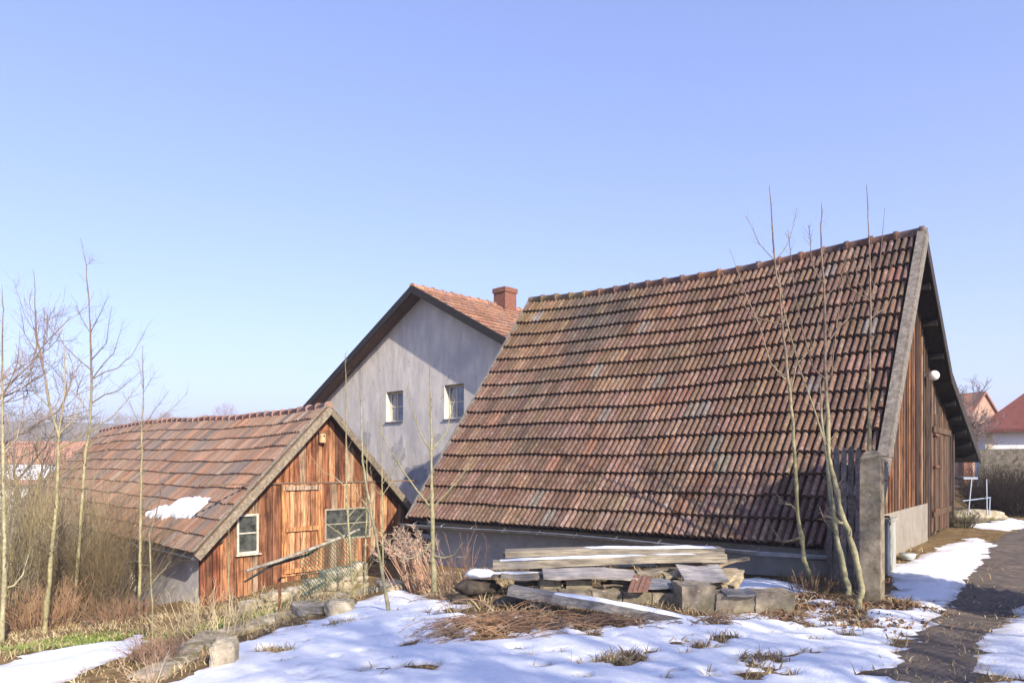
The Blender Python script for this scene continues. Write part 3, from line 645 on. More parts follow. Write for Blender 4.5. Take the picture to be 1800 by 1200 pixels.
# moss on its cap
fz=thing('picket_fence','short dark weathered picket fence section beside the concrete gate post','fence',at(1488,1030,8.85))
pb=at(1509,1030,8.82); pk_c=[(.16,.145,.135),(.125,.112,.104),(.19,.17,.155)]
for k in range(5):
    B=pb+d1*(.083*k-.03); B[2]=-1.60; hgt=1.80+RS.uniform(-.015,.02); wd=.060; mb=MB(); O_=B
    V=[]
    for dn in (0,-.022):
        q=d2*dn
        V+=[O_+q,O_+d1*wd+q,O_+d1*wd+q+UP*(hgt-.05),O_+d1*wd*.5+q+UP*hgt,O_+q+UP*(hgt-.05)]
    mb.add(V,[[0,1,2,3,4]],pk_c[k%3]); mb.k-=0
    mb.add(V,[[9,8,7,6,5]],pk_c[k%3])
    mb.add(V,[[0,5,6,1],[1,6,7,2],[2,7,8,3],[3,8,9,4],[4,9,5,0]],pk_c[k%3]); mb.build('picket',M['wood'],fz)
for z in (.42,1.3):
    mb=MB(); mb.box(pb+d1*-.06+d2*.002+UP*(z)+UP*(-1.53-pb[2]),d1*.46,d2*.035,UP*.07,(.10,.09,.08)); mb.build('rail',M['wood'],fz)
tb=gp(1572,1012); 
tr=thing('trough','pale grey concrete trough standing behind the gate post','trough',tb)
mb=MB(); O_=A_([tb[0],tb[1],-1.56])+d1*.08; 
mb.box(O_,d1*.7,d2*.55,UP*.76,(1,1,1)); mb.build('basin',M['zinc'],tr)
mb=MB(); mb.box(O_-d1*.02-d2*.02+UP*.762,d1*.74,d2*.59,UP*.035); mb.build('rim',M['zinc'],tr)
mb=MB(); mb.tube([O_+d1*.3+d2*.03+UP*.83,O_-d1*.0+d2*.10+UP*.83,O_-d1*.0+d2*.12+UP*.72],.017,6,cap=True); mb.build('rusty_pipe',M['rust'],tr)
bb=gp(1595,985)
mb=MB(); P=A_([bb[0],bb[1],float(hz(bb[0],bb[1]))+.015]); mb.tube([P,P+UP*.04,P+UP*.09,P+UP*.085,P+UP*.02],[.08,.11,.125,.115,.07],16); 
tag(mb.build('bowl',M['ceramic'],smooth=True),'pale green bowl lying on the ground past the concrete trough','bowl')

# ------------------------------------------------------------------ timber stack on blocks
def plankmb(A,B,wd,tk,col,roll=0.,jit=.004,segs=6,warp=.01):
    """board whose front upper edge runs A->B; wd goes back, tk down"""
    A=A_(A);B=A_(B); a=unit(B-A); back=unit(np.cross(UP,a)); back = back if back[1]>0 else -back
    up=unit(np.cross(a,back)); up = up if up[2]>0 else -up
    bk=back*math.cos(roll)+up*math.sin(roll); uu=up*math.cos(roll)-back*math.sin(roll)
    mb=MB(); L=np.linalg.norm(B-A); V=[]; ph=RS.uniform(0,6)
    for i in range(segs+1):
        P=A+a*L*i/segs+UP*warp*math.sin(ph+i*1.1)
        V+=[P,P+bk*wd,P+bk*wd-uu*tk,P-uu*tk]
    V=A_(V)+RS.uniform(-jit,jit,(len(V),3)); q=[]
    for i in range(segs):
        for b in range(4): q.append([i*4+b,i*4+(b+1)%4,i*4+4+(b+1)%4,i*4+4+b])
    q+=[[3,2,1,0],[segs*4+b for b in range(4)]]
    mb.add(V,q,col); return mb,(A,a,L,bk,uu)
def snowcap(A,a,L,bk,uu,wd,t0,t1,tk,name='snow_cover',root=None):
    n=int((t1-t0)*L/.05)+3; m=6; V=[];
    for i in range(n+1):
        f=t0+(t1-t0)*i/n
        for j in range(m+1):
            g=j/m; e=min(1,6*min(i/n,1-i/n)+.0)*min(1,5*min(g+.06,1-g+.06))
            h=tk*e*(.6+.8*float(vn(f*L,g,.12,3)))-.004
            V.append(A+a*f*L+bk*wd*(g*.98+.005)+uu*h)
    q=[[i*(m+1)+j,(i+1)*(m+1)+j,(i+1)*(m+1)+j+1,i*(m+1)+j+1] for i in range(n) for j in range(m)]
    mb=MB(); mb.add(V,q); return mb
GW=(.36,.32,.25); GD=(.21,.175,.135)
def plank(name,label,A,B,wd,tk,col,roll=0.,snow=None,cat='plank',group='boards of the timber stack',**kw):
    mb,fr=plankmb(A,B,wd,tk,col,roll,**kw)
    if snow:
        o=thing(name,label,cat,(A_(A)+A_(B))/2-UP*tk,group); mb.build('board',M['plankwood'],o)
        snowcap(*fr,wd,snow[0],snow[1],snow[2]).build('snow_cover',M['snow'],o,smooth=True)
    else:
        o=mb.build(name,M['plankwood']); tag(o,label,cat,group)
    return o
Yb=7.35
def blk(x0,x1,yt,yb,Y,dep,label,mat='concrete',group='concrete blocks under the timber stack',yaw=.06):
    A=at(x0,yt,Y); B=at(x1,yt,Y); hgt=(yb-yt)/F*Y; mb=MB(); a=B-A; n=6
    dv=A_([-math.sin(yaw),math.cos(yaw),0])*dep
    # rough block: a subdivided box with worn faces
    V=[];Q=[]
    def face(O,u,v,nu,nv):
        k=sum(len(q) for q in V0); 
        pts=[O+u*i/nu+v*j/nv for j in range(nv+1) for i in range(nu+1)]; V0.append(pts)
        for j in range(nv):
            for i in range(nu): Q.append([k+j*(nu+1)+i,k+j*(nu+1)+i+1,k+(j+1)*(nu+1)+i+1,k+(j+1)*(nu+1)+i])
    V0=[]; z=-UP*hgt; O=A+z; u=a; v=dv; wv=UP*hgt
    face(O,u,wv,n,4); face(O+v,wv,u,4,n); face(O,wv,v,4,n); face(O+u,v,wv,n,4); face(O+wv,u,v,n,n); face(O,v,u,n,n)
    V=A_([p for q in V0 for p in q]); nz=lambda s_:(vn(V[:,0]*3+V[:,2]*5,V[:,1]*3+V[:,2]*2,.17,s_)-.5)*.022
    V=V+np.stack([nz(1),nz(2),nz(3)],1)
    mb.add(V,Q); o=mb.build('concrete_block' if mat=='concrete' else 'stone_block',M[mat]); return tag(o,label,'block',group)
blk(1329,1399,1042,1080,7.15,.30,'mossy concrete block at the right end of the low block row')
blk(1260,1327,1045,1081,7.17,.30,'concrete block second from the right end of the block row')
blk(1199,1258,1030,1084,7.2,.42,'tallest concrete block, standing under the stack corner')
for k,(a,b) in enumerate(((1147,1197),(1096,1145),(1042,1094),(985,1040),(930,983))):
    blk(a,b,1042,1074,7.5,.3,['speckled block left of the tallest concrete block','block under the loose red tile','block between two dark gaps below the long board','shaded block behind the sloping snowy beam','leftmost block of the row, half hidden by weeds'][k])
for k,(a,b,y0,y1) in enumerate(((949,986,1019,1038),(996,1040,1019,1037),(1076,1111,1019,1037),(1166,1201,1022,1036))):
    blk(a,b,y0,y1,7.75,.28,['small grey slab block propping the stack at its left end','widest small block propping the stack beneath the long board','small block beside the loose red tile','small pale block on the wide sheet'][k],group='small blocks between the boards')
def A2(x,y,Y): return at(x,y,Y)
plank('timber_beam','thick front beam on top of the stack with a strip of snow',A2(866,986,8.0),A2(1278,973,8.0),.16,.085,GW,snow=(.03,.9,.016),cat='beam')
plank('plank','pale rear board at the top of the stack under thin snow',A2(888,968,8.35),A2(1274,963,8.35),.25,.07,GW,snow=(.3,.97,.02))
plank('plank','thin pale plank lying behind the snowy front beam',A2(884,973,8.55),A2(1100,966,8.55),.14,.05,(.42,.39,.3))
plank('plank','low board with thin snow at the left of the stack',A2(866,1008,7.9),A2(1010,1010,7.9),.26,.035,GD,snow=(.02,.9,.012))
plank('plank','wide frosty board in the middle of the stack',A2(955,1012,7.6),A2(1122,1015,7.6),.36,.03,(.42,.39,.37),roll=.12)
plank('plank','narrow shaded plank under the right half of the front beam',A2(1133,1000,8.0),A2(1253,998,8.0),.16,.03,GD)
plank('plank','short offcut poking out below the wide frosty board',A2(1120,1006,7.85),A2(1166,1004,7.85),.16,.03,GW)
plank('sheet','wide grey sheet tilted at the right end of the stack',A2(1203,1020,7.5),A2(1282,1021,7.5),.42,.02,(.40,.38,.38),roll=.26,cat='sheet')
plank('sheet','flat bluish sheet lying on the blocks beside the loose red tile',A2(1136,1031,7.5),A2(1206,1034,7.5),.40,.02,(.30,.31,.33),roll=.1,cat='sheet')
plank('sheet','small flat board lying on the block row at its right end',A2(1278,1046,7.1),A2(1330,1043,7.1),.26,.02,(.26,.25,.25),roll=.05,cat='sheet')
plank('plank','splintered plank sticking out past the right end of the stack',A2(1240,1000,8.2),A2(1318,978,8.3),.10,.03,(.40,.33,.22))
plank('plank','broken board end jutting up at the right of the stack',A2(1262,1030,7.6),A2(1308,1000,7.9),.12,.03,(.42,.35,.24))
for x0,y0,x1,y1,lb in ((1268,1028,1296,1010,'short yellowish wood chunk wedged under the tilted sheet'),(1290,1030,1306,1008,'pale upright wood scrap right of the tilted sheet')):
    plank('wood_scrap',lb,A2(x0,y0,7.55),A2(x1,y1,7.7),.08,.07,(.50,.42,.27),cat='wood scrap',group='wood scraps')
for k,(x0,y0,x1,y1) in enumerate(((930,1000,1000,996),(975,992,1050,990),(1160,992,1235,990),(905,1022,960,1026))):
    plank('plank',['short dark board in the left shadow of the stack','dark board hidden beneath the front beam','dark board beneath the right of the front beam','dark board low at the left end of the stack'][k],A2(x0,y0,8.1),A2(x1,y1,8.1),.3,.04,GD)
for k,(x0,y0,x1,y1,Y,wd,tk,c,r_) in enumerate(((1015,1003,1100,1001,7.95,.2,.03,GD,0),(880,1013,950,1016,7.75,.15,.03,GW,.05),(1170,1012,1215,1009,7.8,.3,.025,(.44,.38,.26),.1),(1060,1026,1120,1028,7.7,.2,.025,GD,0),(1225,1028,1268,1024,7.6,.2,.04,(.40,.34,.24),.1),(1190,995,1262,990,8.35,.12,.03,(.36,.28,.18),0),(960,1022,1030,1024,7.85,.3,.02,(.4,.37,.33),.05),(1235,1008,1300,1003,7.9,.10,.025,(.46,.39,.27),.2))):
    plank('plank',['thin dark slat just under the front beam near its middle','grey slat end at the lower left of the stack','yellowish short board right of the offcut','thin dark slat left of the loose red tile','pale chunk of board under the left edge of the tilted sheet','brownish slat below the right end of the front beam','flat grey board behind the widest small block','light splinter of wood above the tilted sheet'][k],A2(x0,y0,Y),A2(x1,y1,Y),wd,tk,c,roll=r_)
# the long sloping beam in front
P0=A2(893,1030,7.3); P1=A2(1225,1090,6.7); P1[2]=float(hz(P1[0],P1[1]))+.03
plank('timber_beam','long fallen beam sloping down from the stack into the snow',P0,P1,.16,.09,(.30,.29,.28),snow=(.25,.98,.022),cat='beam',group='loose timber')
# loose red roof tile
mb=MB(); A=A2(1104,1041,7.35); a_=unit(A_([1,.1,0])); b_=unit(A_([.35,1,.28])); 
for k in range(2):
    for x0,x1,h in ((0,.04,.02),(.045,.10,.005)): mb.box(A+a_*(x0+k*.105),a_*(x1-x0),b_*.38,UP*(.012+h),(.27,.15,.11))
tag(mb.build('roof_tile',M['tile_light']),'loose red clay roof tile leaning on the block row','roof tile')

# rocks
def rock(name,label,c,rx,ry,rz,mat='stone',seed=0,cat='stone',group=None,box=.0,yaw=0):
    V,Q=ball(A_([0,0,0.]),1.,nu=22,nv=14); V=A_(V)
    if box: V=np.sign(V)*np.abs(V)**(1-box*.75)
    V=V*(1+.28*(vn(V[:,0]*2+seed,V[:,1]*2+V[:,2]*1.7,.8,seed)-.5)[:,None]+.12*(vn(V[:,0]*5,V[:,1]*5+V[:,2]*4,.6,seed+3)-.5)[:,None])
    V=V*A_([rx,ry,rz]); cy,sy=math.cos(yaw),math.sin(yaw); V=np.stack([V[:,0]*cy-V[:,1]*sy,V[:,0]*sy+V[:,1]*cy,V[:,2]],1)+A_(c)
    mb=MB(); mb.add(V,Q); o=mb.build(name,M[mat],smooth=not box); return tag(o,label,cat,group)
def on(px,py,dz=0): p=gp(px,py); p[2]+=dz; return p
rock('boulder','dark rock with a thick cap of snow left of the timber stack',at(838,1032,8.1),.26,.18,.10,'dark_stone',5)
rock('boulder','dark rock under the left end of the sloping beam',at(900,1058,7.6),.2,.15,.06,'dark_stone',9)
rock('boulder','low dark rock in the weeds between the sapling and the stack',at(808,1052,8.0),.12,.12,.06,'dark_stone',12)
# snow cap on the rock
V,Q=ball(at(845,1008,8.05),1.,nu=20,nv=12); V=A_(V); c_=at(845,1008,8.05); D_=V-c_; D_=D_*(1+.35*(vn(D_[:,0]*2,D_[:,1]*2+D_[:,2],.7,4)-.5))[:,None]; V=c_+D_*A_([.17,.15,.055]); mb=MB(); mb.add(V,Q)
tag(mb.build('snow_lump',M['snow'],smooth=True),'rounded lump of snow sitting on the dark rock','snow')
rock('stone_block','squared pale stone block tipped over on the snow edge',on(596,1078,.05),.16,.15,.115,'stone',2,box=.85,yaw=.5,group='loose squared stones')
rock('stone_block','upright squared stone with mossy top nearest the camera',on(396,1168,.06),.105,.12,.16,'stone',7,box=.85,yaw=.1,group='loose squared stones')
# edging stones along the bank
edge=[(700,1030,.28),(655,1042,.30),(610,1052,.30),(560,1072,.32),(515,1085,.34),(470,1098,.34),(425,1113,.34),(375,1128,.36),(335,1152,.30),(305,1180,.3)]
elab=['mossy edging stone at the far end beside the dead goldenrod','mossy yellow edging stone right of the thin leaning sapling','flat edging stone behind the tipped stone block','long grey edging stone left of the tipped stone block','grey edging stone right of the rusty fence post foot','long weathered edging stone left of the rusty fence post','straw covered edging stone in the middle of the bank','pale cracked flat slab above the upright squared stone','pale edging stone left of the upright squared stone','mossy edging stone nearest the camera']
for k,(x,y,r) in enumerate(edge):
    p=on(x,y); nx=edge[min(k+1,len(edge)-1)]; q=on(nx[0],nx[1]) if k<len(edge)-1 else p+A_([-.1,-.8,0]); yw=math.atan2((q-p)[1],(q-p)[0])
    rock('edging_stone',elab[k],p+A_([-.10,.03,.0]),r*1.3,.18,.065,'stone',20+k,box=.8,yaw=yw,group='edging stones along the bank')
# old limestone wall before the shed door
mb=MB(); rs=np.random.RandomState(4)
Wa=at(425,1036,11.3); Wb=at(640,962,13.0); dW_=unit((Wb-Wa)*A_([1,1,0])); LW=np.linalg.norm((Wb-Wa)[:2]); 
t=0
while t<LW:
    wst=rs.uniform(.14,.36); top=Wa[2]+(Wb[2]-Wa[2])*t/LW-.20+rs.uniform(-.07,.05); z=top
    while z>top-.62:
        hs=rs.uniform(.10,.24); V,Q=ball(A_([0,0,0.]),1.,nu=14,nv=9); V=A_(V); V=np.sign(V)*np.abs(V)**.45
        V=V*(1+.22*(vn(V[:,0]*2+t*7,V[:,1]*2+V[:,2]*1.7+z*5,.8,3)-.5)[:,None])
        a3=dW_; b3=A_([-a3[1],a3[0],0]); c3=Wa+a3*(t+wst/2); c3=A_([c3[0],c3[1],z-hs/2])
        mb.add(c3+b3*rs.uniform(-.05,.05)+V[:,:1]*a3*wst*.56+V[:,1:2]*b3*.17+V[:,2:3]*(UP+a3*rs.uniform(-.2,.2))*hs*.56,Q); z-=hs
    t+=wst
tag(mb.build('stone_wall',M['stone'],smooth=True),'old rough limestone retaining wall below the shed door','wall')

# ------------------------------------------------------------------ plants
def shoots(mb,pts,rads,n,lmin,lmax,col,rs,ang=.6,start=.15,rr=.35,curve=.25):
    P=A_(pts); R=np.broadcast_to(A_(rads,dtype=float),(len(P),))
    seg=np.linalg.norm(np.diff(P,axis=0),axis=1); cum=np.concatenate([[0],np.cumsum(seg)])
    for k in range(n):
        f=(start+(1-start)*rs.rand())*cum[-1]; i=min(np.searchsorted(cum,f)-1,len(P)-2); i=max(i,0)
        u=(f-cum[i])/max(seg[i],1e-6); p=P[i]*(1-u)+P[i+1]*u; d=unit(P[i+1]-P[i]); r=R[i]*(1-u)+R[i+1]*u
        side=unit(np.cross(d,rs.normal(size=3))); L=rs.uniform(lmin,lmax)*(1-.4*f/cum[-1])
        v=unit(d*math.cos(ang)+side*math.sin(ang)*rs.uniform(.7,1.3)); pts2=[p]
        for q in range(3): pts2.append(pts2[-1]+v*L/3); v=unit(v+d*curve+rs.normal(size=3)*.08+UP*.05)
        mb.tube(pts2,np.linspace(max(r*rr,.0022),.0012,4),3,col)
GRN=(.33,.30,.18); BRN=(.22,.16,.13)
def sapling(label,trunk,branches,r0,name='sapling',Y=None,nsh=10,gcol_=GRN,tcol=BRN,seed=0,lean=0,group='bare saplings',twl=(.05,.22),mid=.0,tipr=.003):
    rs=np.random.RandomState(seed+100); Y_given=Y is not None; b=gp(*trunk[0]) if Y is None else at(trunk[0][0],trunk[0][1],Y); Y=b[1]
    root=thing(name,label,'sapling',b,group); n=len(trunk)
    TP=[]; 
    for i,(x,y) in enumerate(trunk):
        p=at(x,y,Y+lean*i/n); TP.append(p)
    if Y_given: TP.insert(0,A_([TP[0][0],TP[0][1],min(TP[0][2]-.01,float(hz(TP[0][0],TP[0][1]))-.05)]))
    else: TP[0]=TP[0]-UP*.06
    # refine with small wobble
    def refine(P,k=4,w_=.005):
        P=A_(P); o=[]
        for i in range(len(P)-1):
            for j in range(k): o.append(P[i]*(1-j/k)+P[i+1]*(j/k)+(rs.normal(size=3)*w_ if j else 0))
        o.append(P[-1]); return A_(o)
    nsh=int(nsh*1.9); T=refine(TP); zt=(T[:,2]-T[0,2])/(T[-1,2]-T[0,2]+1e-6); rad=(r0*(1-zt)**.8+tipr)*(1+.13*rs.normal(size=len(T)))
    colr=A_(gcol_)[None,:]*(1-sstep((zt-mid-.35)/.3))[:,None]+A_(tcol)[None,:]*sstep((zt-mid-.35)/.3)[:,None]
    colr=colr*rs.uniform(.72,1.12,(len(T),1)); mb=MB(); mb.tube(T,rad,8,colr)
    shoots(mb,T,rad,nsh,twl[0],twl[1],colr[-1]*.5+A_(gcol_)*.5,rs,ang=.9,start=.2); mb.build('trunk',M['bark'],root,smooth=True)
    for k,br in enumerate(branches):
        yo=rs.uniform(-.5,.5); m=len(br); P=refine([at(x,y,Y+lean*.5+yo*(i/(m-1))) for i,(x,y) in enumerate(br)],2)
        # root the branch on the trunk
        d=np.linalg.norm(T-P[0],axis=1); j=d.argmin(); P[0]=T[j]
        rb=np.linspace(max(rad[j]*.6,.004),tipr*.8,len(P)); cr=MB(); cr.tube(P,rb,5,colr[min(j+2,len(T)-1)])
        shoots(cr,P,rb,max(4,int(nsh*.4)),twl[0],twl[1],colr[-1]*.7+A_(gcol_)*.3,rs,ang=.7); cr.build('branch',M['bark'],root,smooth=True)
    return root
sapling('bare green stemmed sapling with a forked crown in front of the barn roof',[(1439,1036),(1424,1010),(1413,985),(1402,900),(1397,800),(1389,690),(1385,667),(1375,571),(1371,508),(1362,458),(1352,325)],
 [[(1386,675),(1354,637),(1335,571),(1312,521),(1283,437)],[(1362,458),(1334,428),(1312,381)],[(1366,460),(1388,420),(1401,367)],[(1388,690),(1400,640),(1429,610),(1440,560)],[(1335,571),(1310,540),(1275,482)],[(1409,945),(1375,952),(1353,920)],[(1403,890),(1378,885),(1370,872)]],.027,seed=1,nsh=16)
sapling('curved sapling leaning away from the concrete post foot',[(1502,1076),(1511,1060),(1515,1032),(1502,970),(1485,919),(1468,848),(1457,802),(1452,667),(1450,550),(1444,442),(1444,356)],
 [[(1456,790),(1408,654),(1379,550),(1367,467)],[(1452,667),(1429,646),(1396,512),(1385,404)],[(1447,510),(1430,470),(1425,437),(1421,396)],[(1450,520),(1475,500),(1490,440)],[(1452,680),(1462,658),(1471,571),(1481,487)],[(1485,925),(1465,910),(1450,905)],[(1452,600),(1490,560),(1505,520)]],.028,seed=2,nsh=16)
sapling('straight sapling rising from behind the concrete gate post',[(1532,1020),(1530,900),(1528,783),(1529,650),(1530,529),(1527,404),(1523,325)],
 [[(1530,529),(1508,496),(1500,438)],[(1527,530),(1496,508),(1483,458)],[(1532,524),(1562,483),(1581,421)],[(1531,522),(1546,467),(1555,365)],[(1529,560),(1560,540),(1575,500)],[(1528,787),(1545,800),(1575,805)]],.024,Y=8.35,seed=3,nsh=8)
sapling('thicker shaded stem against the left side of the picket fence',[(1490,1030),(1484,1010),(1470,940),(1460,870),(1455,811),(1447,760),(1440,650)],[[(1470,940),(1450,915),(1440,890)]],.036,Y=8.5,seed=4,nsh=5,mid=.4,gcol_=(.26,.25,.17))
sapling('yellow green sapling standing in the snow before the left corner of the barn',[(764,1045),(761,950),(759,894),(758,792),(757,700),(755,640)],
 [[(758,894),(709,828),(680,781),(661,733)],[(762,894),(812,836),(832,803)],[(757,799),(735,751),(711,674)],[(758,790),(785,760),(800,700)],[(761,960),(725,980),(700,985)],[(762,985),(800,975),(815,950)]],.032,seed=5,nsh=10,mid=.4)
sapling('thin sapling leaning left on the edge of the snow bank',[(684,1078),(668,983),(650,883),(637,810),(635,727),(633,690)],
 [[(665,965),(690,945),(705,925)],[(655,900),(630,870),(612,830)]],.02,seed=6,nsh=9,mid=.5)
sapling('tall thin sapling right of the green mesh fence',[(622,1037),(613,933),(608,833),(608,700),(607,620)],
 [[(609,850),(570,830),(545,800)],[(616,950),(580,925),(560,905)],[(612,930),(650,890),(665,860)],[(608,900),(640,890),(660,865)]],.018,seed=7,nsh=14,mid=.4,Y=10.2)
sapling('slender sapling between the leaning sapling and the mesh fence',[(641,1034),(643,933),(644,880),(645,800),(646,740)],
 [[(643,1000),(625,985),(612,965)],[(643,1000),(665,980),(672,955)],[(643,940),(660,910),(668,890)]],.014,seed=8,nsh=12,mid=.5,Y=10.4)
sapling('faint sapling before the dark right corner of the shed',[(673,960),(672,870),(670,800),(668,700)],[[(672,880),(655,850),(650,820)],[(672,870),(690,845),(696,810)],[(671,850),(700,810),(710,790)]],.014,seed=9,nsh=14,Y=12.,mid=.4)
sapling('small straight shoot before the little shed window',[(403,1045),(402,980),(402,925)],[],.011,seed=10,nsh=9,Y=9.8,mid=.5,twl=(.1,.3))
sapling('wavy whip of a sapling left of the shed window',[(268,1075),(265,1010),(262,940),(275,900),(282,870),(280,800),(290,740)],[[(265,1000),(240,985),(212,990)],[(268,1020),(290,1000),(300,985)]],.013,seed=12,nsh=7,Y=11.0)
LG=(.36,.32,.18)
sapling('straight pale green sapling before the shed roof, right of the shrubs',[(245,1082),(246,980),(247,900),(250,800),(249,753),(252,690),(251,607)],
 [[(250,753),(233,720),(217,690)],[(252,750),(277,713),(297,687)],[(252,683),(242,633)],[(253,687),(263,670),(273,655)],[(250,760),(300,720),(330,690)]],.027,seed=13,nsh=16,gcol_=LG,mid=.25,twl=(.1,.45))
sapling('tallest sapling left of the shed roof with wide arched branches',[(128,1080),(140,950),(150,797),(158,750),(161,667),(159,600),(157,540),(152,467),(141,418)],
 [[(160,660),(207,647),(233,623),(263,567)],[(162,700),(207,687),(247,653)],[(160,580),(177,550),(192,517)],[(163,630),(187,603),(197,537)],[(163,660),(200,620),(218,563)],[(157,650),(113,607),(78,547)],[(157,587),(133,537)],[(160,757),(200,730),(247,673)],[(158,720),(120,680),(100,640)],[(152,467),(165,455)]],.034,seed=14,nsh=26,gcol_=LG,mid=.1,twl=(.1,.5))
sapling('forked sapling rising out of the brown shrubs',[(78,1112),(88,1000),(100,880),(103,797),(103,763),(88,717),(80,667),(72,627),(62,583),(60,480)],
 [[(62,587),(43,553),(23,490)],[(73,633),(43,587),(35,540)],[(105,760),(115,677),(112,600),(107,567)],[(107,760),(133,733),(157,680)],[(77,633),(78,547)],[(90,720),(60,690),(40,640)],[(104,790),(140,770),(175,740)]],.036,seed=15,nsh=26,gcol_=LG,mid=.15,twl=(.1,.5))
sapling('pale green trunk at the left edge of the photo',[(3,1130),(8,1000),(7,900),(4,700),(5,560),(3,500)],
 [[(8,1050),(40,1010),(55,960)],[(5,800),(30,770),(45,700)],[(5,700),(30,640),(35,580)]],.036,seed=16,nsh=22,gcol_=(.38,.35,.22),mid=.2,twl=(.1,.5))

def bush(mb,c,n,h,spread,rs,col1,col2,r=.006,kids=5,lmin=.15,lmax=.5,droop=0.,sides=3,segs=5,sub=3):
    for k in range(n):
        az=rs.uniform(0,6.283); rr_=spread*math.sqrt(rs.rand()); p=A_(c)+A_([math.cos(az)*rr_*.45,math.sin(az)*rr_*.45,0]); p[2]=float(hz(p[0],p[1]))-.02
        H=h*rs.uniform(.5,1.1); v=unit(A_([math.cos(az)*rr_/max(spread,.01)*.55,math.sin(az)*rr_/max(spread,.01)*.55,1])+rs.normal(size=3)*.15); P=[p]
        for q in range(segs): P.append(P[-1]+v*H/segs); v=unit(v+rs.normal(size=3)*.14-UP*droop)
        c_=A_(col1)*(1-(t:=rs.rand()))+A_(col2)*t; R=np.linspace(r*rs.uniform(.6,1.3),.0022,segs+1); mb.tube(P,R,sides,c_)
        shoots(mb,P,R,kids,lmin,lmax,c_*1.05,rs,ang=.7,start=.2)
        if sub:
            pass
rs=np.random.RandomState(77)
def shrub(label,px,py,Y,n,h,sp_,c1,c2,kids=7,name='shrub',cat='shrub',group=None,**kw):
    b=at(px,py,Y); b[2]=float(hz(b[0],b[1])); mb=MB(); bush(mb,b,n,h,sp_,rs,c1,c2,kids=kids,**kw)
    return tag(mb.build(name,M['twig'],loc=b),label,cat,group)
OL=(.30,.25,.10); OB=(.26,.17,.09); DK=(.10,.075,.05); GY=(.22,.19,.15); RB=(.30,.17,.10); ST=(.48,.38,.22)
shrub('dense dark tangled shrub covering the left wall of the shed',120,1060,15.2,300,2.7,1.7,DK,OB,kids=10,lmin=.2,lmax=.7,droop=.03)
shrub('olive brown shrub arching over the left end of the shed roof',95,1060,17,280,3.6,1.8,OL,OB,kids=9,lmin=.2,lmax=.8)
shrub('rust brown shrub low at the foot of the forked sapling',70,1080,12.6,170,.8,1.4,RB,OB,kids=7,lmin=.1,lmax=.35)
shrub('grey green shrub behind the pale trunk at the left edge',15,1080,14,240,3.3,1.5,OL,GY,kids=10,lmin=.2,lmax=.8)
shrub('dark olive tangle hanging over the shed eave and its pale wall',185,1040,14.2,170,2.35,1.3,(.09,.075,.045),(.17,.12,.06),kids=12,lmin=.3,lmax=.9,droop=.05)
shrub('low reddish brush at the foot of the straight sapling',215,1080,12.4,120,.45,1.0,RB,DK,kids=6,lmin=.08,lmax=.25)
shrub('dark bare bush rising behind the shed roof end',30,1000,24,220,5.5,2.6,(.10,.09,.07),GY,kids=12,r=.014,lmin=.4,lmax=1.4)
shrub('thin twiggy shrub between the two tall left saplings',118,1040,17,120,3.8,1.4,OL,GY,kids=9,lmin=.3,lmax=.9)
shrub('dead brown brambles on the bank above the mossy slabs',280,1110,7.6,75,.38,.42,(.22,.14,.10),(.30,.2,.14),kids=7,lmin=.05,lmax=.2)
shrub('stiff pale stalks standing by the mossy edging stone',268,1180,6.3,26,.42,.2,(.42,.32,.24),(.32,.22,.17),kids=4,lmin=.03,lmax=.12)
shrub('pale straw coloured shrub in front of the shed corner',385,1095,9.0,30,.7,.7,ST,(.55,.46,.30),kids=5,lmin=.1,lmax=.3)
shrub('straw coloured brush left of the rusty fence post',330,1090,9.3,34,.6,.7,ST,(.45,.36,.2),kids=5,lmin=.1,lmax=.3)
shrub('dry brush hanging over the bank beneath the shed door',455,1070,9.4,34,.4,.8,ST,(.38,.33,.2),kids=4,lmin=.08,lmax=.25)
shrub('dark dead stalks in front of the barn side wall',812,1010,9.6,30,.85,.45,(.14,.09,.07),(.24,.15,.11),kids=6,lmin=.05,lmax=.16,r=.004)
shrub('few dark dead stalks left of the snow capped rock',790,1025,9.2,16,.7,.35,(.16,.11,.08),(.24,.15,.11),kids=6,lmin=.05,lmax=.16,r=.004)
shrub('brown leafy rubbish brush in front of the dark barn wall right of the stack',1425,1020,8.75,60,.3,.5,(.12,.08,.06),(.25,.16,.1),kids=4,lmin=.04,lmax=.15,r=.004)

# standing goldenrod with fluffy heads
def goldenrod(label,px,py,n,lean,h,sprd,Y=None,c1=(.38,.20,.13),c2=(.52,.34,.22),plume=(.60,.46,.34),group=None,tipdroop=.22):
    b=gp(px,py) if Y is None else at(px,py,Y); rs=np.random.RandomState(int(px)); root=thing('dead_goldenrod',label,'dead plant',b,group); st=MB(); pl=MB()
    for k in range(n):
        p=b+A_([rs.normal()*sprd,rs.normal()*sprd*.7,-.03]); v=unit(A_([lean[0]+rs.normal()*.10,lean[1]+rs.normal()*.1,1.])); H=h*rs.uniform(.7,1.08); P=[p]
        for q in range(7): P.append(P[-1]+v*H/7); v=unit(v+rs.normal(size=3)*.03+(A_([lean[0],lean[1],0])*.0)-UP*(tipdroop if q>4 else .01)+A_([lean[0],lean[1],0])*(.25 if q>4 else 0))
        c_=A_(c1)*(1-(t:=rs.rand()))+A_(c2)*t; st.tube(P,np.linspace(.005,.0018,8),3,c_); shoots(st,P,.004,6,.03,.08,c_*.9,rs,ang=1.1,start=.3)
        shoots(pl,P[5:],.003,22,.03,.12,A_(plume)*rs.uniform(.8,1.15),rs,ang=.9,start=.0,curve=-.1)
    st.build('stems',M['twig'],root); pl.build('plumes',M['twig'],root); return root
goldenrod('clump of reddish dead goldenrod leaning left with fluffy plumes',748,1040,52,(-.42,.05),.95,.11)
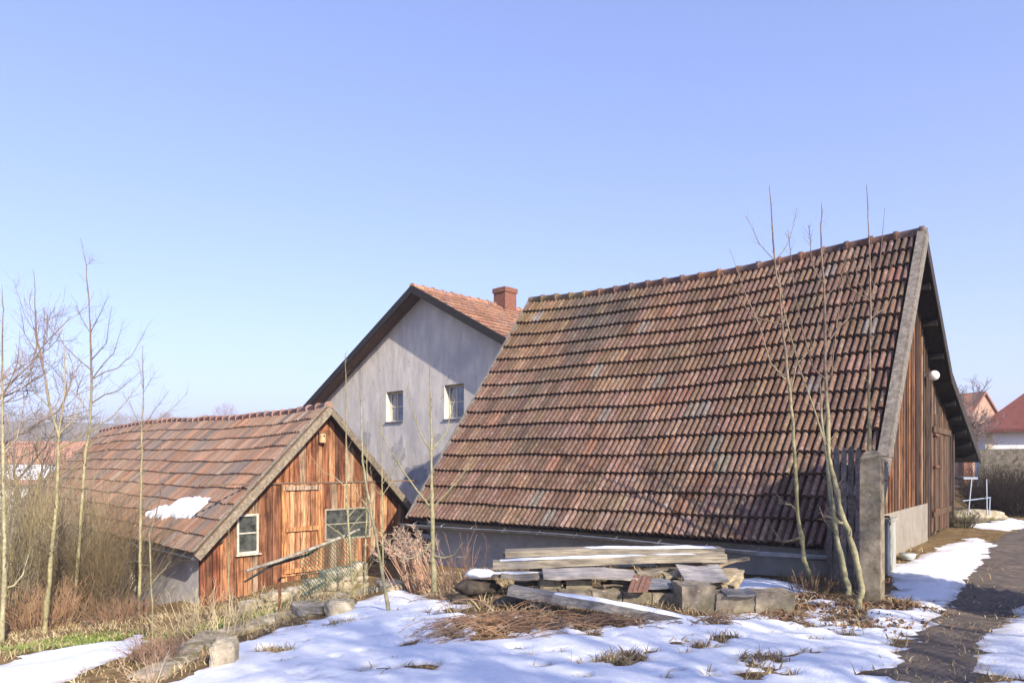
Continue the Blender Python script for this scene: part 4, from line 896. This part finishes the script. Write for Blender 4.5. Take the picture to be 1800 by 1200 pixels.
goldenrod('second smaller clump of dead goldenrod leaning left beside the downpipe',742,1032,18,(-.33,.1),.62,.10,Y=9.6)
# fallen stalks
def fallen(label,px,py,n,L,dirx,sx,sy,hh,c1,c2,seed,plumes=True,name='fallen_stalks'):
    b=gp(px,py); rs=np.random.RandomState(seed); mb=MB()
    for k in range(n):
        p=b+A_([rs.normal()*sx,rs.normal()*sy,0]); p[2]=float(hz(p[0],p[1]))+rs.uniform(0,.03); a=dirx+rs.normal()*.28+(math.pi if rs.rand()<.3 else 0); v=unit(A_([math.cos(a),math.sin(a)*.7,rs.uniform(.15,.6)])); LL=L*rs.uniform(.5,1.2); P=[p]
        for q in range(7): 
            P.append(P[-1]+v*LL/7); g_=float(hz(P[-1][0],P[-1][1]))+.01
            if P[-1][2]<g_: P[-1][2]=g_+.005; v=unit(A_([v[0],v[1],.02]))
            v=unit(v+rs.normal(size=3)*.06-UP*.17*hh)
        c_=A_(c1)*(1-(t:=rs.rand()))+A_(c2)*t; mb.tube(P,np.linspace(.0045,.0018,8),3,c_); shoots(mb,P,.003,9,.02,.09,c_*1.05,rs,ang=.9)
        if plumes and rs.rand()<.25: shoots(mb,P[5:],.003,22,.03,.09,A_((.46,.34,.24))*rs.uniform(.8,1.1),rs,ang=.9,curve=-.1)
    return tag(mb.build(name,M['twig'],loc=b),label,'dead plant','fallen dead stalks')
fallen('tangled dark stalks over the boulders left of the stack',845,1052,60,.5,.2,.25,.18,1.0,(.13,.09,.06),(.26,.17,.11),8)
fallen('large heap of orange brown fallen stalks on the snow',880,1110,110,.75,.45,.26,.16,1.,(.22,.12,.07),(.42,.27,.15),1)
fallen('dark heap of fallen stalks right of the orange brown heap',1055,1098,90,.55,.3,.17,.13,1.1,(.12,.08,.06),(.24,.15,.10),2,plumes=False)
fallen('tangle of curled stalks draped over the sloping beam',985,1062,55,.6,.2,.25,.12,1.1,(.26,.17,.12),(.40,.28,.18),3)
fallen('thin scatter of dark stalks left of the orange brown heap',815,1100,45,.4,.3,.22,.12,1.2,(.2,.13,.1),(.34,.22,.14),4,plumes=False)
fallen('dark brushwood on the snow before the tallest concrete block',1240,1095,40,.32,.2,.14,.08,1.3,(.13,.09,.07),(.26,.17,.1),5,plumes=False)
fallen('brown twigs scattered before the mossy end block',1400,1090,55,.35,.4,.25,.14,1.4,(.15,.10,.07),(.28,.18,.1),6,plumes=False)
# leaf litter heaps
def litter(label,pts,n,seed,name='leaf_litter'):
    rs=np.random.RandomState(seed); mb=MB(); V=[];Q=[];C_=[]
    base=[gp(x,y)+A_([0,0,0]) for x,y,_ in pts]
    for k in range(n):
        j=rs.randint(len(pts)); r=pts[j][2]; p=base[j]+A_([rs.normal()*r,rs.normal()*r*.6,0]); p[2]=float(hz(p[0],p[1]))+rs.uniform(.0,.05)*math.exp(-((p[0]-base[j][0])/r)**2)+.012
        s_=rs.uniform(.012,.035); a=unit(rs.normal(size=3)+UP*.0); b=unit(np.cross(a,rs.normal(size=3))); c=np.cross(a,b)
        m=len(V); V+=[p-a*s_,p+b*s_*.6+c*s_*.3,p+a*s_,p-b*s_*.6+c*s_*.3]; Q.append([m,m+1,m+2,m+3]); C_+= [A_([(.24,.13,.07),(.16,.09,.05),(.34,.20,.11),(.28,.2,.13)][rs.randint(4)])]*4
    mb.add(V,Q,A_(C_)); o=mb.build(name,M['blade']); return tag(o,label,'leaves',kind='stuff')
litter('brown fallen leaves heaped round the foot of the gate post and the saplings',[(1500,1070,.16),(1560,1068,.2),(1600,1070,.15),(1400,1070,.14),(1420,1050,.12),(1470,1075,.2),(1375,1085,.15)],1500,3)
litter('thin scatter of fallen leaves on the snow edge beside the path',[(1560,1095,.25),(1500,1105,.3)],180,4)

# ------------------------------------------------------------------ rusty post, wooden rail and green mesh fence
fp=on(491,1078); fence=thing('mesh_fence','sagging green wire mesh fence with a weathered rail and rusty post','fence',fp)
mb=MB(); mb.box(fp-UP*.1-A_([.016,0,0]),A_([.032,0,0]),A_([0,.032,0]),UP*.93,(1,1,1)); mb.build('post',M['rust'],fence)
Fa=at(432,1003,8.7); Fb=at(632,930,10.6)
mb=MB(); n=9; P=[Fa+(Fb-Fa)*k/(n-1)+UP*(-.03*math.sin(math.pi*k/(n-1))+RS.uniform(-.006,.006)) for k in range(n)]
mb.tube(P,[.016]+[.022]*(n-2)+[.014],6,(.36,.33,.26)); mb.build('rail',M['wood'],fence)
mb=MB(); P=[at(430,1022,8.7),at(480,992,9.2),at(540,975,9.8),at(580,950,10.2)]; mb.tube(P,[.012,.02,.02,.012],6,(.07,.065,.05)); mb.build('rail',M['wood'],fence)
mb=MB(); U_=(Fb-Fa); Lf=np.linalg.norm(U_); U_/=Lf
def fpnt(t,h): return Fa+U_*t-UP*(.02+h)+A_([-U_[1],U_[0],0])*.02*math.sin(t*3+h*4)
ce=.062; Hm=.62
for k in range(int((Lf)/ce)+int(Hm/ce)):
    for sgn in (1,-1):
        P=[]
        for q in range(int(Hm/ce)+1):
            t=(k*ce - Hm + q*ce) if sgn>0 else (k*ce-q*ce)
            if 0.9<=t<=Lf: P.append(fpnt(t,q*ce))
        if len(P)>1: mb.tube(P,.0042,3,(1,1,1))
mb.build('wire_mesh',M['green_wire'],fence)

# ------------------------------------------------------------------ snow on the shed roof
rs=np.random.RandomState(2); mb=MB()
def roofpt(px,py):
    d=A_([(px-900)/F,1,(HZ-py)/F]); P=d*((LF@nS)/(d@nS)); return (P-LF)@e1,(P-LF)@uS
poly=[roofpt(*p) for p in ((262,905),(283,893),(305,888),(330,876),(352,877),(372,880),(362,893),(350,905),(325,913),(300,912),(275,911))]
tt=np.arange(min(p[0] for p in poly)-.1,max(p[0] for p in poly)+.1,.025); ss_=np.arange(min(p[1] for p in poly)-.1,max(p[1] for p in poly)+.1,.025)
X,Y_=np.meshgrid(tt,ss_); sd=pip(X,Y_,poly)+.02+.10*(fbm(X,Y_*.3,.12,3)-.5)+.16*(vn(X,Y_*.15,.115,8)-.5); hh=np.clip(sd/.06,-1,1)*.05+.012*(fbm(X,Y_,.2,5)-.5)
V=LF+e1*X.ravel()[:,None]+uS*Y_.ravel()[:,None]+nS*(.062+hh.ravel()[:,None]); V[:,2]-=ssag(X.ravel(),Y_.ravel())
nx=len(tt); i,j=np.meshgrid(np.arange(nx-1),np.arange(len(ss_)-1)); b_=(j*nx+i).ravel(); Q=np.stack([b_,b_+1,b_+nx+1,b_+nx],1); Q=Q[:,::-1]
kv=hh.ravel()>-.03; Q=Q[kv[Q].all(1)]; mb.add(V,Q)
o=mb.build('snow_patch',M['snow'],smooth=True); tag(o,'white patch of snow left on the lower shed roof','snow')

# ------------------------------------------------------------------ background
def quadwall(mb,P,Q,z0,z1,th_=.25,col=(1,1,1)):
    a=unit((Q-P)*A_([1,1,0])); n=A_([-a[1],a[0],0]); mb.box(A_([P[0],P[1],z0]),A_([Q[0]-P[0],Q[1]-P[1],0]),n*th_,UP*(z1-z0),col)
def simple_house(name,label,corner,a,W,b,D,z0,ze,zr,wm,rm,hip=0.,over=.4,ridge_along='a',rc=(.30,.08,.07)):
    """rectangular house: corner, unit a with width W, unit b with depth D; gable or hipped roof"""
    root=thing(name,label,'house',corner+A_([0,0,z0-corner[2]])); c=A_([corner[0],corner[1],z0])
    mb=MB(); mb.box(c,a*W,b*D,UP*(ze-z0)); 
    if hip==0:
        e=(a,W,b,D) if ridge_along=='a' else (b,D,a,W)
        for k in (0,1):
            P=c+UP*(ze-z0)+e[0]*e[1]*k; mb.add([P,P+e[2]*e[3],P+e[2]*e[3]/2+UP*(zr-ze)],[[0,1,2] if (k==1)==(np.dot(np.cross(e[0],e[2]),UP)>0) else [0,2,1]])
    mb.build('wall',M[wm],root)
    e=(a,W,b,D) if ridge_along=='a' else (b,D,a,W)
    o_=c+UP*(ze-z0); k_=over/(e[3]/2)*(zr-ze); mb=MB()
    R0=o_+e[2]*e[3]/2+UP*(zr-ze)+e[0]*(e[1]*hip-(over if hip==0 else 0)); R1=o_+e[2]*e[3]/2+UP*(zr-ze)+e[0]*(e[1]*(1-hip)+(over if hip==0 else 0))
    A0=o_-e[0]*over-e[2]*over-UP*k_; A1=o_+e[0]*(e[1]+over)-e[2]*over-UP*k_; B0=A0+e[2]*(e[3]+2*over); B1=A1+e[2]*(e[3]+2*over); t_=UP*.14
    V=[A0,A1,R1,R0,B0,B1]+[q+t_ for q in (A0,A1,R1,R0,B0,B1)]
    Fq=[[6,7,8,9],[11,10,9,8],[0,3,2,1],[5,2,3,4],[0,1,7,6],[5,4,10,11]]
    if hip: F3=[[10,6,9],[7,11,8]]; Fq+=[[4,0,6,10],[1,5,11,7]]
    else: F3=[]; Fq+=[[0,6,9,3],[3,9,10,4],[1,2,8,7],[2,5,11,8]]
    mb.add(V,Fq,rc)
    if F3: mb.add(V,F3,rc)
    mb.build('roof',M[rm],root); return root,c
M['far_roof']=mk('far_roof',(1.1,1.1,1.1),(.75,.75,.75),attr=True,scale=(1,1,5),nscale=3,rough=.9,bump=.6,bdist=.05,world=True)
wr=unit(A_([.86,-.50,0])); wd_=A_([-wr[1],wr[0],0])
cW=at(1733,745,33)
r_,c_=simple_house('white_house','white house with a hipped dark red roof at the right edge',cW,wr,14,wd_,9,-1.4,1.85,6.0,'white_wall','far_roof',hip=.36,over=.5,rc=(.16,.055,.045))
mb=MB(); mb.box(c_-wd_*.03-wr*.02,wr*.28,wd_*.2,UP*3.1); mb.build('corner_pilaster',M['cream'],r_)
for k in (2.6,5.4,8.2):
    mb=MB(); mb.box(c_+wr*k-wd_*.02+UP*1.0,wr*1.0,wd_*.05,UP*1.2); w_=mb.build('window',M['white_paint'],r_); mb=MB(); mb.box(c_+wr*(k+.1)-wd_*.03+UP*1.1,wr*.8,wd_*.02,UP*1.0); mb.build('pane',M['glass'],w_)
pb_=at(1698,760,46)
r_,c_=simple_house('brick_house','salmon coloured house gable behind the white house',pb_,unit(A_([.95,.3,0])),3.1,unit(A_([-.3,.95,0])),9,-1.5,2.6,4.5,'peach','far_roof',over=.15,ridge_along='b',rc=(.33,.17,.12))
mb=MB(); q=at(1689,790,46); mb.box(A_([q[0],q[1]-.3,-1.5]),A_([.55,0,0]),A_([0,.55,0]),UP*5.9); mb.build('chimney',M['brick'],r_)
sw=MB(); P=at(1722,800,29); Q=at(1860,800,27); rs=np.random.RandomState(8)
quadwall(sw,P,Q,-1.6,.55,.4); tag(sw.build('garden_wall',M['stone']),'long grey stone garden wall below the white house','wall')
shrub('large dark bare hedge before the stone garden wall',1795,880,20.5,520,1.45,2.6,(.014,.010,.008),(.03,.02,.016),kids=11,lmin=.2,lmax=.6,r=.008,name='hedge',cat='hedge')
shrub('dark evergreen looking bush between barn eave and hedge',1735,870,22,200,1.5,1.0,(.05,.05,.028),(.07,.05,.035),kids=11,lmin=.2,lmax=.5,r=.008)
shrub('low dark plant by the foot of the metal rack',1692,915,16.5,60,.5,.4,(.05,.06,.03),(.1,.08,.05),kids=6,lmin=.1,lmax=.2)
# metal rack
shrub('dry pale weeds growing over the limestone wall',520,1030,11.0,45,.4,1.4,ST,(.40,.34,.2),kids=5,lmin=.06,lmax=.2,r=.004)
shrub('dry weeds along the edging stones right of the rusty post',560,1065,9.2,50,.35,1.0,ST,OL,kids=5,lmin=.05,lmax=.16,r=.004)
shrub('tangle of grey brush at the foot of the tall thin sapling',640,1035,10.8,50,.4,.6,GY,ST,kids=5,lmin=.05,lmax=.18,r=.004)
rk=at(1718,910,17.2); rk[2]=-1.5; rack=thing('clothes_rack','light blue metal frame standing beyond the barn corner','frame',rk)
def bar(p,q,r=.016): 
    mb=MB(); mb.tube([p,q],r,6,cap=True); return mb
M['pale_metal']=mk('pale_metal',(.26,.30,.37),(.2,.24,.3),rough=.5,bump=0,spec=.5)
for (x0,y0,x1,y1) in ((1702,905,1708,840),(1735,905,1734,842)): bar(at(x0,y0,17),at(x1,y1,17.2)).build('leg',M['pale_metal'],rack)
bar(at(1692,880,17),at(1741,874,17.2)).build('crossbar',M['pale_metal'],rack); bar(at(1739,905,17),at(1740,876,17.2)).build('leg',M['pale_metal'],rack)
mb=MB(); mb.box(at(1694,842,16.8),A_([.33,0,0]),A_([0,.5,0]),UP*.05); mb.build('tray',M['pale_metal'],rack)
# low kerb mound stones there
rock('stone','low mossy stone edging beneath the metal frame',at(1712,906,17.6),.8,.35,.16,'stone',44)

def bigtree(label,px,py,Y,h,spread,rs,col,n0=5,name='bare_tree',r0=.16,levels=3,group=None,kids=7,loc_z=None,tw=.006,xy=None):
    b=at(px,py,Y)
    if xy: b=A_([xy[0],xy[1],0.])
    b[2]=float(hz(b[0],b[1])) if loc_z is None else loc_z; root=thing(name,label,'tree',b,group); mt=MB(); mc=MB()
    P=[b-UP*.2]; v=UP.copy()
    for q in range(6): P.append(P[-1]+v*h*.6/6); v=unit(v+rs.normal(size=3)*.06)
    mt.tube(P,np.linspace(r0,r0*.45,7),8,col); P=A_(P)
    def rec(p,d,L,r,lev):
        pts=[p]; v=d
        for q in range(4): pts.append(pts[-1]+v*L/4); v=unit(v+rs.normal(size=3)*.14+UP*.09)
        mc.tube(pts,np.linspace(r,max(r*.4,tw*.5),5),4 if lev<2 else 3,A_(col)*rs.uniform(.85,1.15))
        if lev<levels:
            for k in range(kids if lev>0 else kids):
                f=rs.uniform(.25,1); i=min(int(f*4),3); q=pts[i]*(1-(f*4-i))+pts[i+1]*(f*4-i)
                rec(q,unit(v*.75+rs.normal(size=3)*.5+UP*.12),L*rs.uniform(.4,.65),max(r*.45,tw*.6),lev+1)
    for k in range(n0*2):
        f=rs.uniform(.35,1); i=min(int(f*6),5); q=P[i]*(1-(f*6-i))+P[i+1]*(f*6-i); az=rs.uniform(0,6.283)
        rec(q,unit(A_([math.cos(az)*spread,math.sin(az)*spread,rs.uniform(.5,1.1)])),h*rs.uniform(.25,.42),r0*.4,0)
    mt.build('trunk',M['twig'],root,smooth=True); mc.build('crown',M['twig'],root); return root
rt=np.random.RandomState(6)
bigtree('bare fine twigged tree behind the right end of the barn',1652,800,31,5.3,.8,rt,(.20,.16,.15),loc_z=-1.5,kids=8,tw=.010)
bigtree('large bare pinkish tree cut by the left edge of the photo',-62,900,26,10.2,.9,rt,(.23,.185,.165),kids=6,tw=.012)
bigtree('bare tree behind the forked sapling on the left',40,900,30,6.5,.8,rt,(.25,.19,.14),kids=5,tw=.012,group=None)
bo=A_([6.05,6.7,-1.5]); mb=MB(); rc_=np.random.RandomState(3)
for k in range(8000):
    f=rc_.rand()**.8; az=rc_.uniform(0,6.283); rr_=.74*math.sqrt(max(0,1-(max(f,.12)**5)))*math.sqrt(rc_.rand()); p=bo+A_([math.cos(az)*rr_,math.sin(az)*rr_,.05+f*3.4])
    v=unit(A_([math.cos(az),math.sin(az),.6])+rc_.normal(size=3)*.5); q=unit(np.cross(v,rc_.normal(size=3)))*.025; mb.add([p-q,p+q,p+v*.16+q*.4,p+v*.16-q*.4],[[0,1,2,3]],A_((.05,.07,.03))*rc_.uniform(.7,1.3))
ev=thing('evergreen_shrub','tall dense evergreen shrub standing just right of the photo','shrub',bo); mb.build('foliage',M['twig'],ev)
mb=MB(); mb.tube([bo-UP*.1,bo+UP*2.8],[.05,.01],7,(.1,.07,.05)); mb.build('trunk',M['bark'],ev)
bigtree('slim bare tree just outside the right edge beside the evergreen shrub',900,900,1,4.9,.3,rt,(.25,.2,.15),kids=5,tw=.014,r0=.06,levels=2,loc_z=-1.5,xy=(6.15,5.55),n0=6)
bigtree('big unseen bare tree on the right behind the photographer, added to dapple the snow',900,900,1,11,.9,rt,(.2,.16,.13),kids=6,tw=.009,loc_z=-1.5,xy=(7.2,-4.5))  # out of view; added to break up the sun on the foreground snow
bigtree('second unseen bare tree behind the photographer, added to dapple the snow',900,900,1,9,.9,rt,(.2,.16,.13),kids=6,tw=.009,loc_z=-1.5,xy=(10.5,-2.5))  # likewise added out of view, for its dappled shade
# house with red roof and snow in the valley to the left
vr=unit(A_([1,.10,0])); vd=A_([-vr[1],vr[0],0])
cV=at(-60,850,38)
r_,c_=simple_house('red_roofed_house','house in the hollow with an orange tiled roof partly under snow',cV,vr,6.0,vd,6,-4.2,-.9,1.1,'white_wall','far_roof',over=.4,rc=(.42,.22,.15))
mb=MB(); u_=unit(vd*3.0+UP*2.0); O_=c_+UP*(-.9+4.2)+vr*.2+UP*.17; mb.box(O_-u_*.3,vr*5.6,u_*1.3,UP*.07); mb.build('snow_cover',M['snow'],r_)
# distant round trees on the hill and wood
def puff(mb,c,r,h,n,rs,col):
    mb.tube([c,c+UP*h*.5],[.25,.12],4,col)
    for k in range(n):
        v=rs.normal(size=3); v=v/np.linalg.norm(v)*rs.rand()**.4; p=c+UP*h*.58+v*A_([r,r,h*.42]); d=unit(v+UP*.5+rs.normal(size=3)*.4)
        mb.tube([p-d*r*.22,p,p+d*r*.16],[.10,.07,.04],3,A_(col)*rs.uniform(.8,1.2))
for k,(px,Y,h,lb) in enumerate(((397,520,19,'large round bare tree on the distant hill above the shed roof'),(362,500,10,'small bare tree left of the round tree on the hill'),(440,540,13,'bare tree on the hill right of the round tree'),(290,480,11,'pale bare tree on the hill near the straight sapling'))):
    b=at(px,800,Y); b[2]=float(hz(b[0],b[1])); mb=MB(); puff(mb,b,h*.52,h,420,rt,(.34,.27,.26)); tag(mb.build('distant_tree',M['twig'],loc=b),lb,'tree','trees on the distant hill')
mb=MB()
for k in range(260):
    px=rt.uniform(-60,560); Y=rt.uniform(260,540); b=at(px,800,Y); b[2]=float(hz(b[0],b[1])); puff(mb,b,rt.uniform(2.5,5),rt.uniform(4.5,8.5),34,rt,[(.28,.22,.17),(.33,.25,.18),(.20,.19,.13)][k%3])
tag(mb.build('distant_wood',M['twig']),'bare brown wood covering the distant hillside','wood',kind='stuff')

# ------------------------------------------------------------------ dead grass
def blades(name,label,n,xr,yr,dens,hmin,hmax,seed,pal,lean=.7,wd=.003):
    rs=np.random.RandomState(seed); x=rs.uniform(*xr,n); y=rs.uniform(*yr,n); k=rs.rand(n)<dens(x,y); x,y=x[k],y[k]; n=len(x)
    z=hz(x,y)-.005; h=rs.uniform(hmin,hmax,n)*(.5+fbm(x,y,.4,71)); az=rs.uniform(0,6.283,n); ln=rs.uniform(.1,lean,n)*2
    d=np.stack([np.cos(az)*ln,np.sin(az)*ln,np.ones(n)],1); d/=np.linalg.norm(d,axis=1)[:,None]; b=np.stack([x,y,z],1); w_=wd*rs.uniform(.6,1.4,n)*(1+y/12)
    s_=np.stack([-np.sin(az+rs.normal(size=n)),np.cos(az),0*az],1)*w_[:,None]
    p1=b+d*h[:,None]*.55; d2_=d-A_([0,0,.55]); d2_/=np.linalg.norm(d2_,axis=1)[:,None]; p2=p1+d2_*h[:,None]*.55
    V=np.stack([b-s_,b+s_,p1+s_*.8,p1-s_*.8,p2],1).reshape(-1,3); i=np.arange(n)*5
    P_=A_(pal)[rs.randint(len(pal),size=n)]*rs.uniform(.75,1.2,n)[:,None]; C_=np.repeat(P_,5,axis=0)
    mb=MB(); mb.add(V,np.stack([i,i+1,i+2,i+3],1),C_); mb.l.append(np.stack([i+3,i+2,i+4],1).ravel()); mb.n.append(np.full(n,3))
    return tag(mb.build(name,M['blade']),label,'grass',kind='stuff')
STR=[(.48,.37,.20),(.40,.29,.15),(.55,.45,.27),(.30,.21,.12)]
def dens_straw(x,y):
    gz=sstep(1.25-np.abs((y-(10.2+.06*(x+6)))/1.2))*(x<-4)
    t=snow_t(x,y); xe=np.interp(y,EY,EX); a=sstep((fbm(x,y,.5,33)-.40)*5)*(t<-.004)*.9; a=np.maximum(a,(t<.006)*sstep(1-np.abs(x-1.5)/5)*.95*(y<8))
    return a*(1-.85*gz)*np.where(sd_path(x,y)>-.05,.03,1.)
blades('dry_grass','dry straw coloured grass on the bare ground and in gaps of the snow',110000,(-9,7),(4.3,13),dens_straw,.03,.13,1,STR)
blades('dry_grass','dry grass flattened along the muddy path edges',9000,(1.8,6),(4.3,9),lambda x,y:(np.abs(sd_path(x,y))<.25)*.7+.0*x,.02,.08,2,STR,lean=1.4)
GPAL=[(.20,.27,.06),(.27,.32,.09),(.36,.35,.14),(.15,.21,.05)]
blades('green_grass','short green grass strip below the shrubs',60000,(-13,-3.4),(8.2,12.4),lambda x,y:(snow_t(x,y)<-.004)*sstep(1.25-np.abs((y-(10.2+.06*(x+6)))/1.2)),.03,.08,3,GPAL,wd=.004)
for k,(px,py,r,lb) in enumerate(((482,1148,.10,'thick tuft of straw coloured grass on the snow'),(598,1100,.11,'flattened tan grass tuft below the tipped stone block'),(1075,1166,.12,'brown grass tuft in the snow near the bottom centre'),(1112,1158,.08,'small brown grass tuft beside the larger one near the bottom centre'),(1345,1162,.10,'grey brown grass tuft in the snow at the lower right'),(1150,1066,.06,'dry tuft at the foot of the fallen beam'),(728,1136,.05,'tiny tan tuft in the open snow'),(1230,1142,.06,'thin dry tuft in the middle right snow'))):
    c=gp(px,py); blades('grass_tuft',lb,int(900*r/.1),(c[0]-2*r,c[0]+2*r),(c[1]-2*r,c[1]+2*r),lambda x,y,c=c,r=r:np.exp(-(((x-c[0])/r)**2+((y-c[1])/(r*.8))**2))*1.4,.05,.12,30+k,STR if k<3 else STR[1:2]+STR[3:]+[(.22,.16,.1)],lean=.9)
    o=bpy.context.scene.objects
for o in list(COL.objects):
    if o.name.startswith('grass_tuft'):
        if 'kind' in o: del o['kind']
        o['category']='grass tuft'; o['group']='grass tufts in the snow'
for o in COL.objects:
    if '_w' in o: del o['_w']

hb=bpy.data.meshes.new('haze'); bmh=bmesh.new(); bmesh.ops.create_cube(bmh,size=1)
for v in bmh.verts: v.co.x*=2700; v.co.y=v.co.y*1700+745; v.co.z=v.co.z*78+29
bmh.to_mesh(hb); ho=bpy.data.objects.new('haze',hb); COL.objects.link(ho); ho['kind']='stuff'; ho['label']='thin pale winter haze over the far hillside'
hm=bpy.data.materials.new('haze'); hm.use_nodes=True; hn=hm.node_tree; hn.nodes.clear(); hO=hn.nodes.new('ShaderNodeOutputMaterial'); hv=hn.nodes.new('ShaderNodeVolumePrincipled')
hv.inputs['Color'].default_value=(.86,.90,1,1); hv.inputs['Density'].default_value=.0011; hv.inputs['Anisotropy'].default_value=.2; hn.links.new(hv.outputs[0],hO.inputs['Volume']); hb.materials.append(hm)
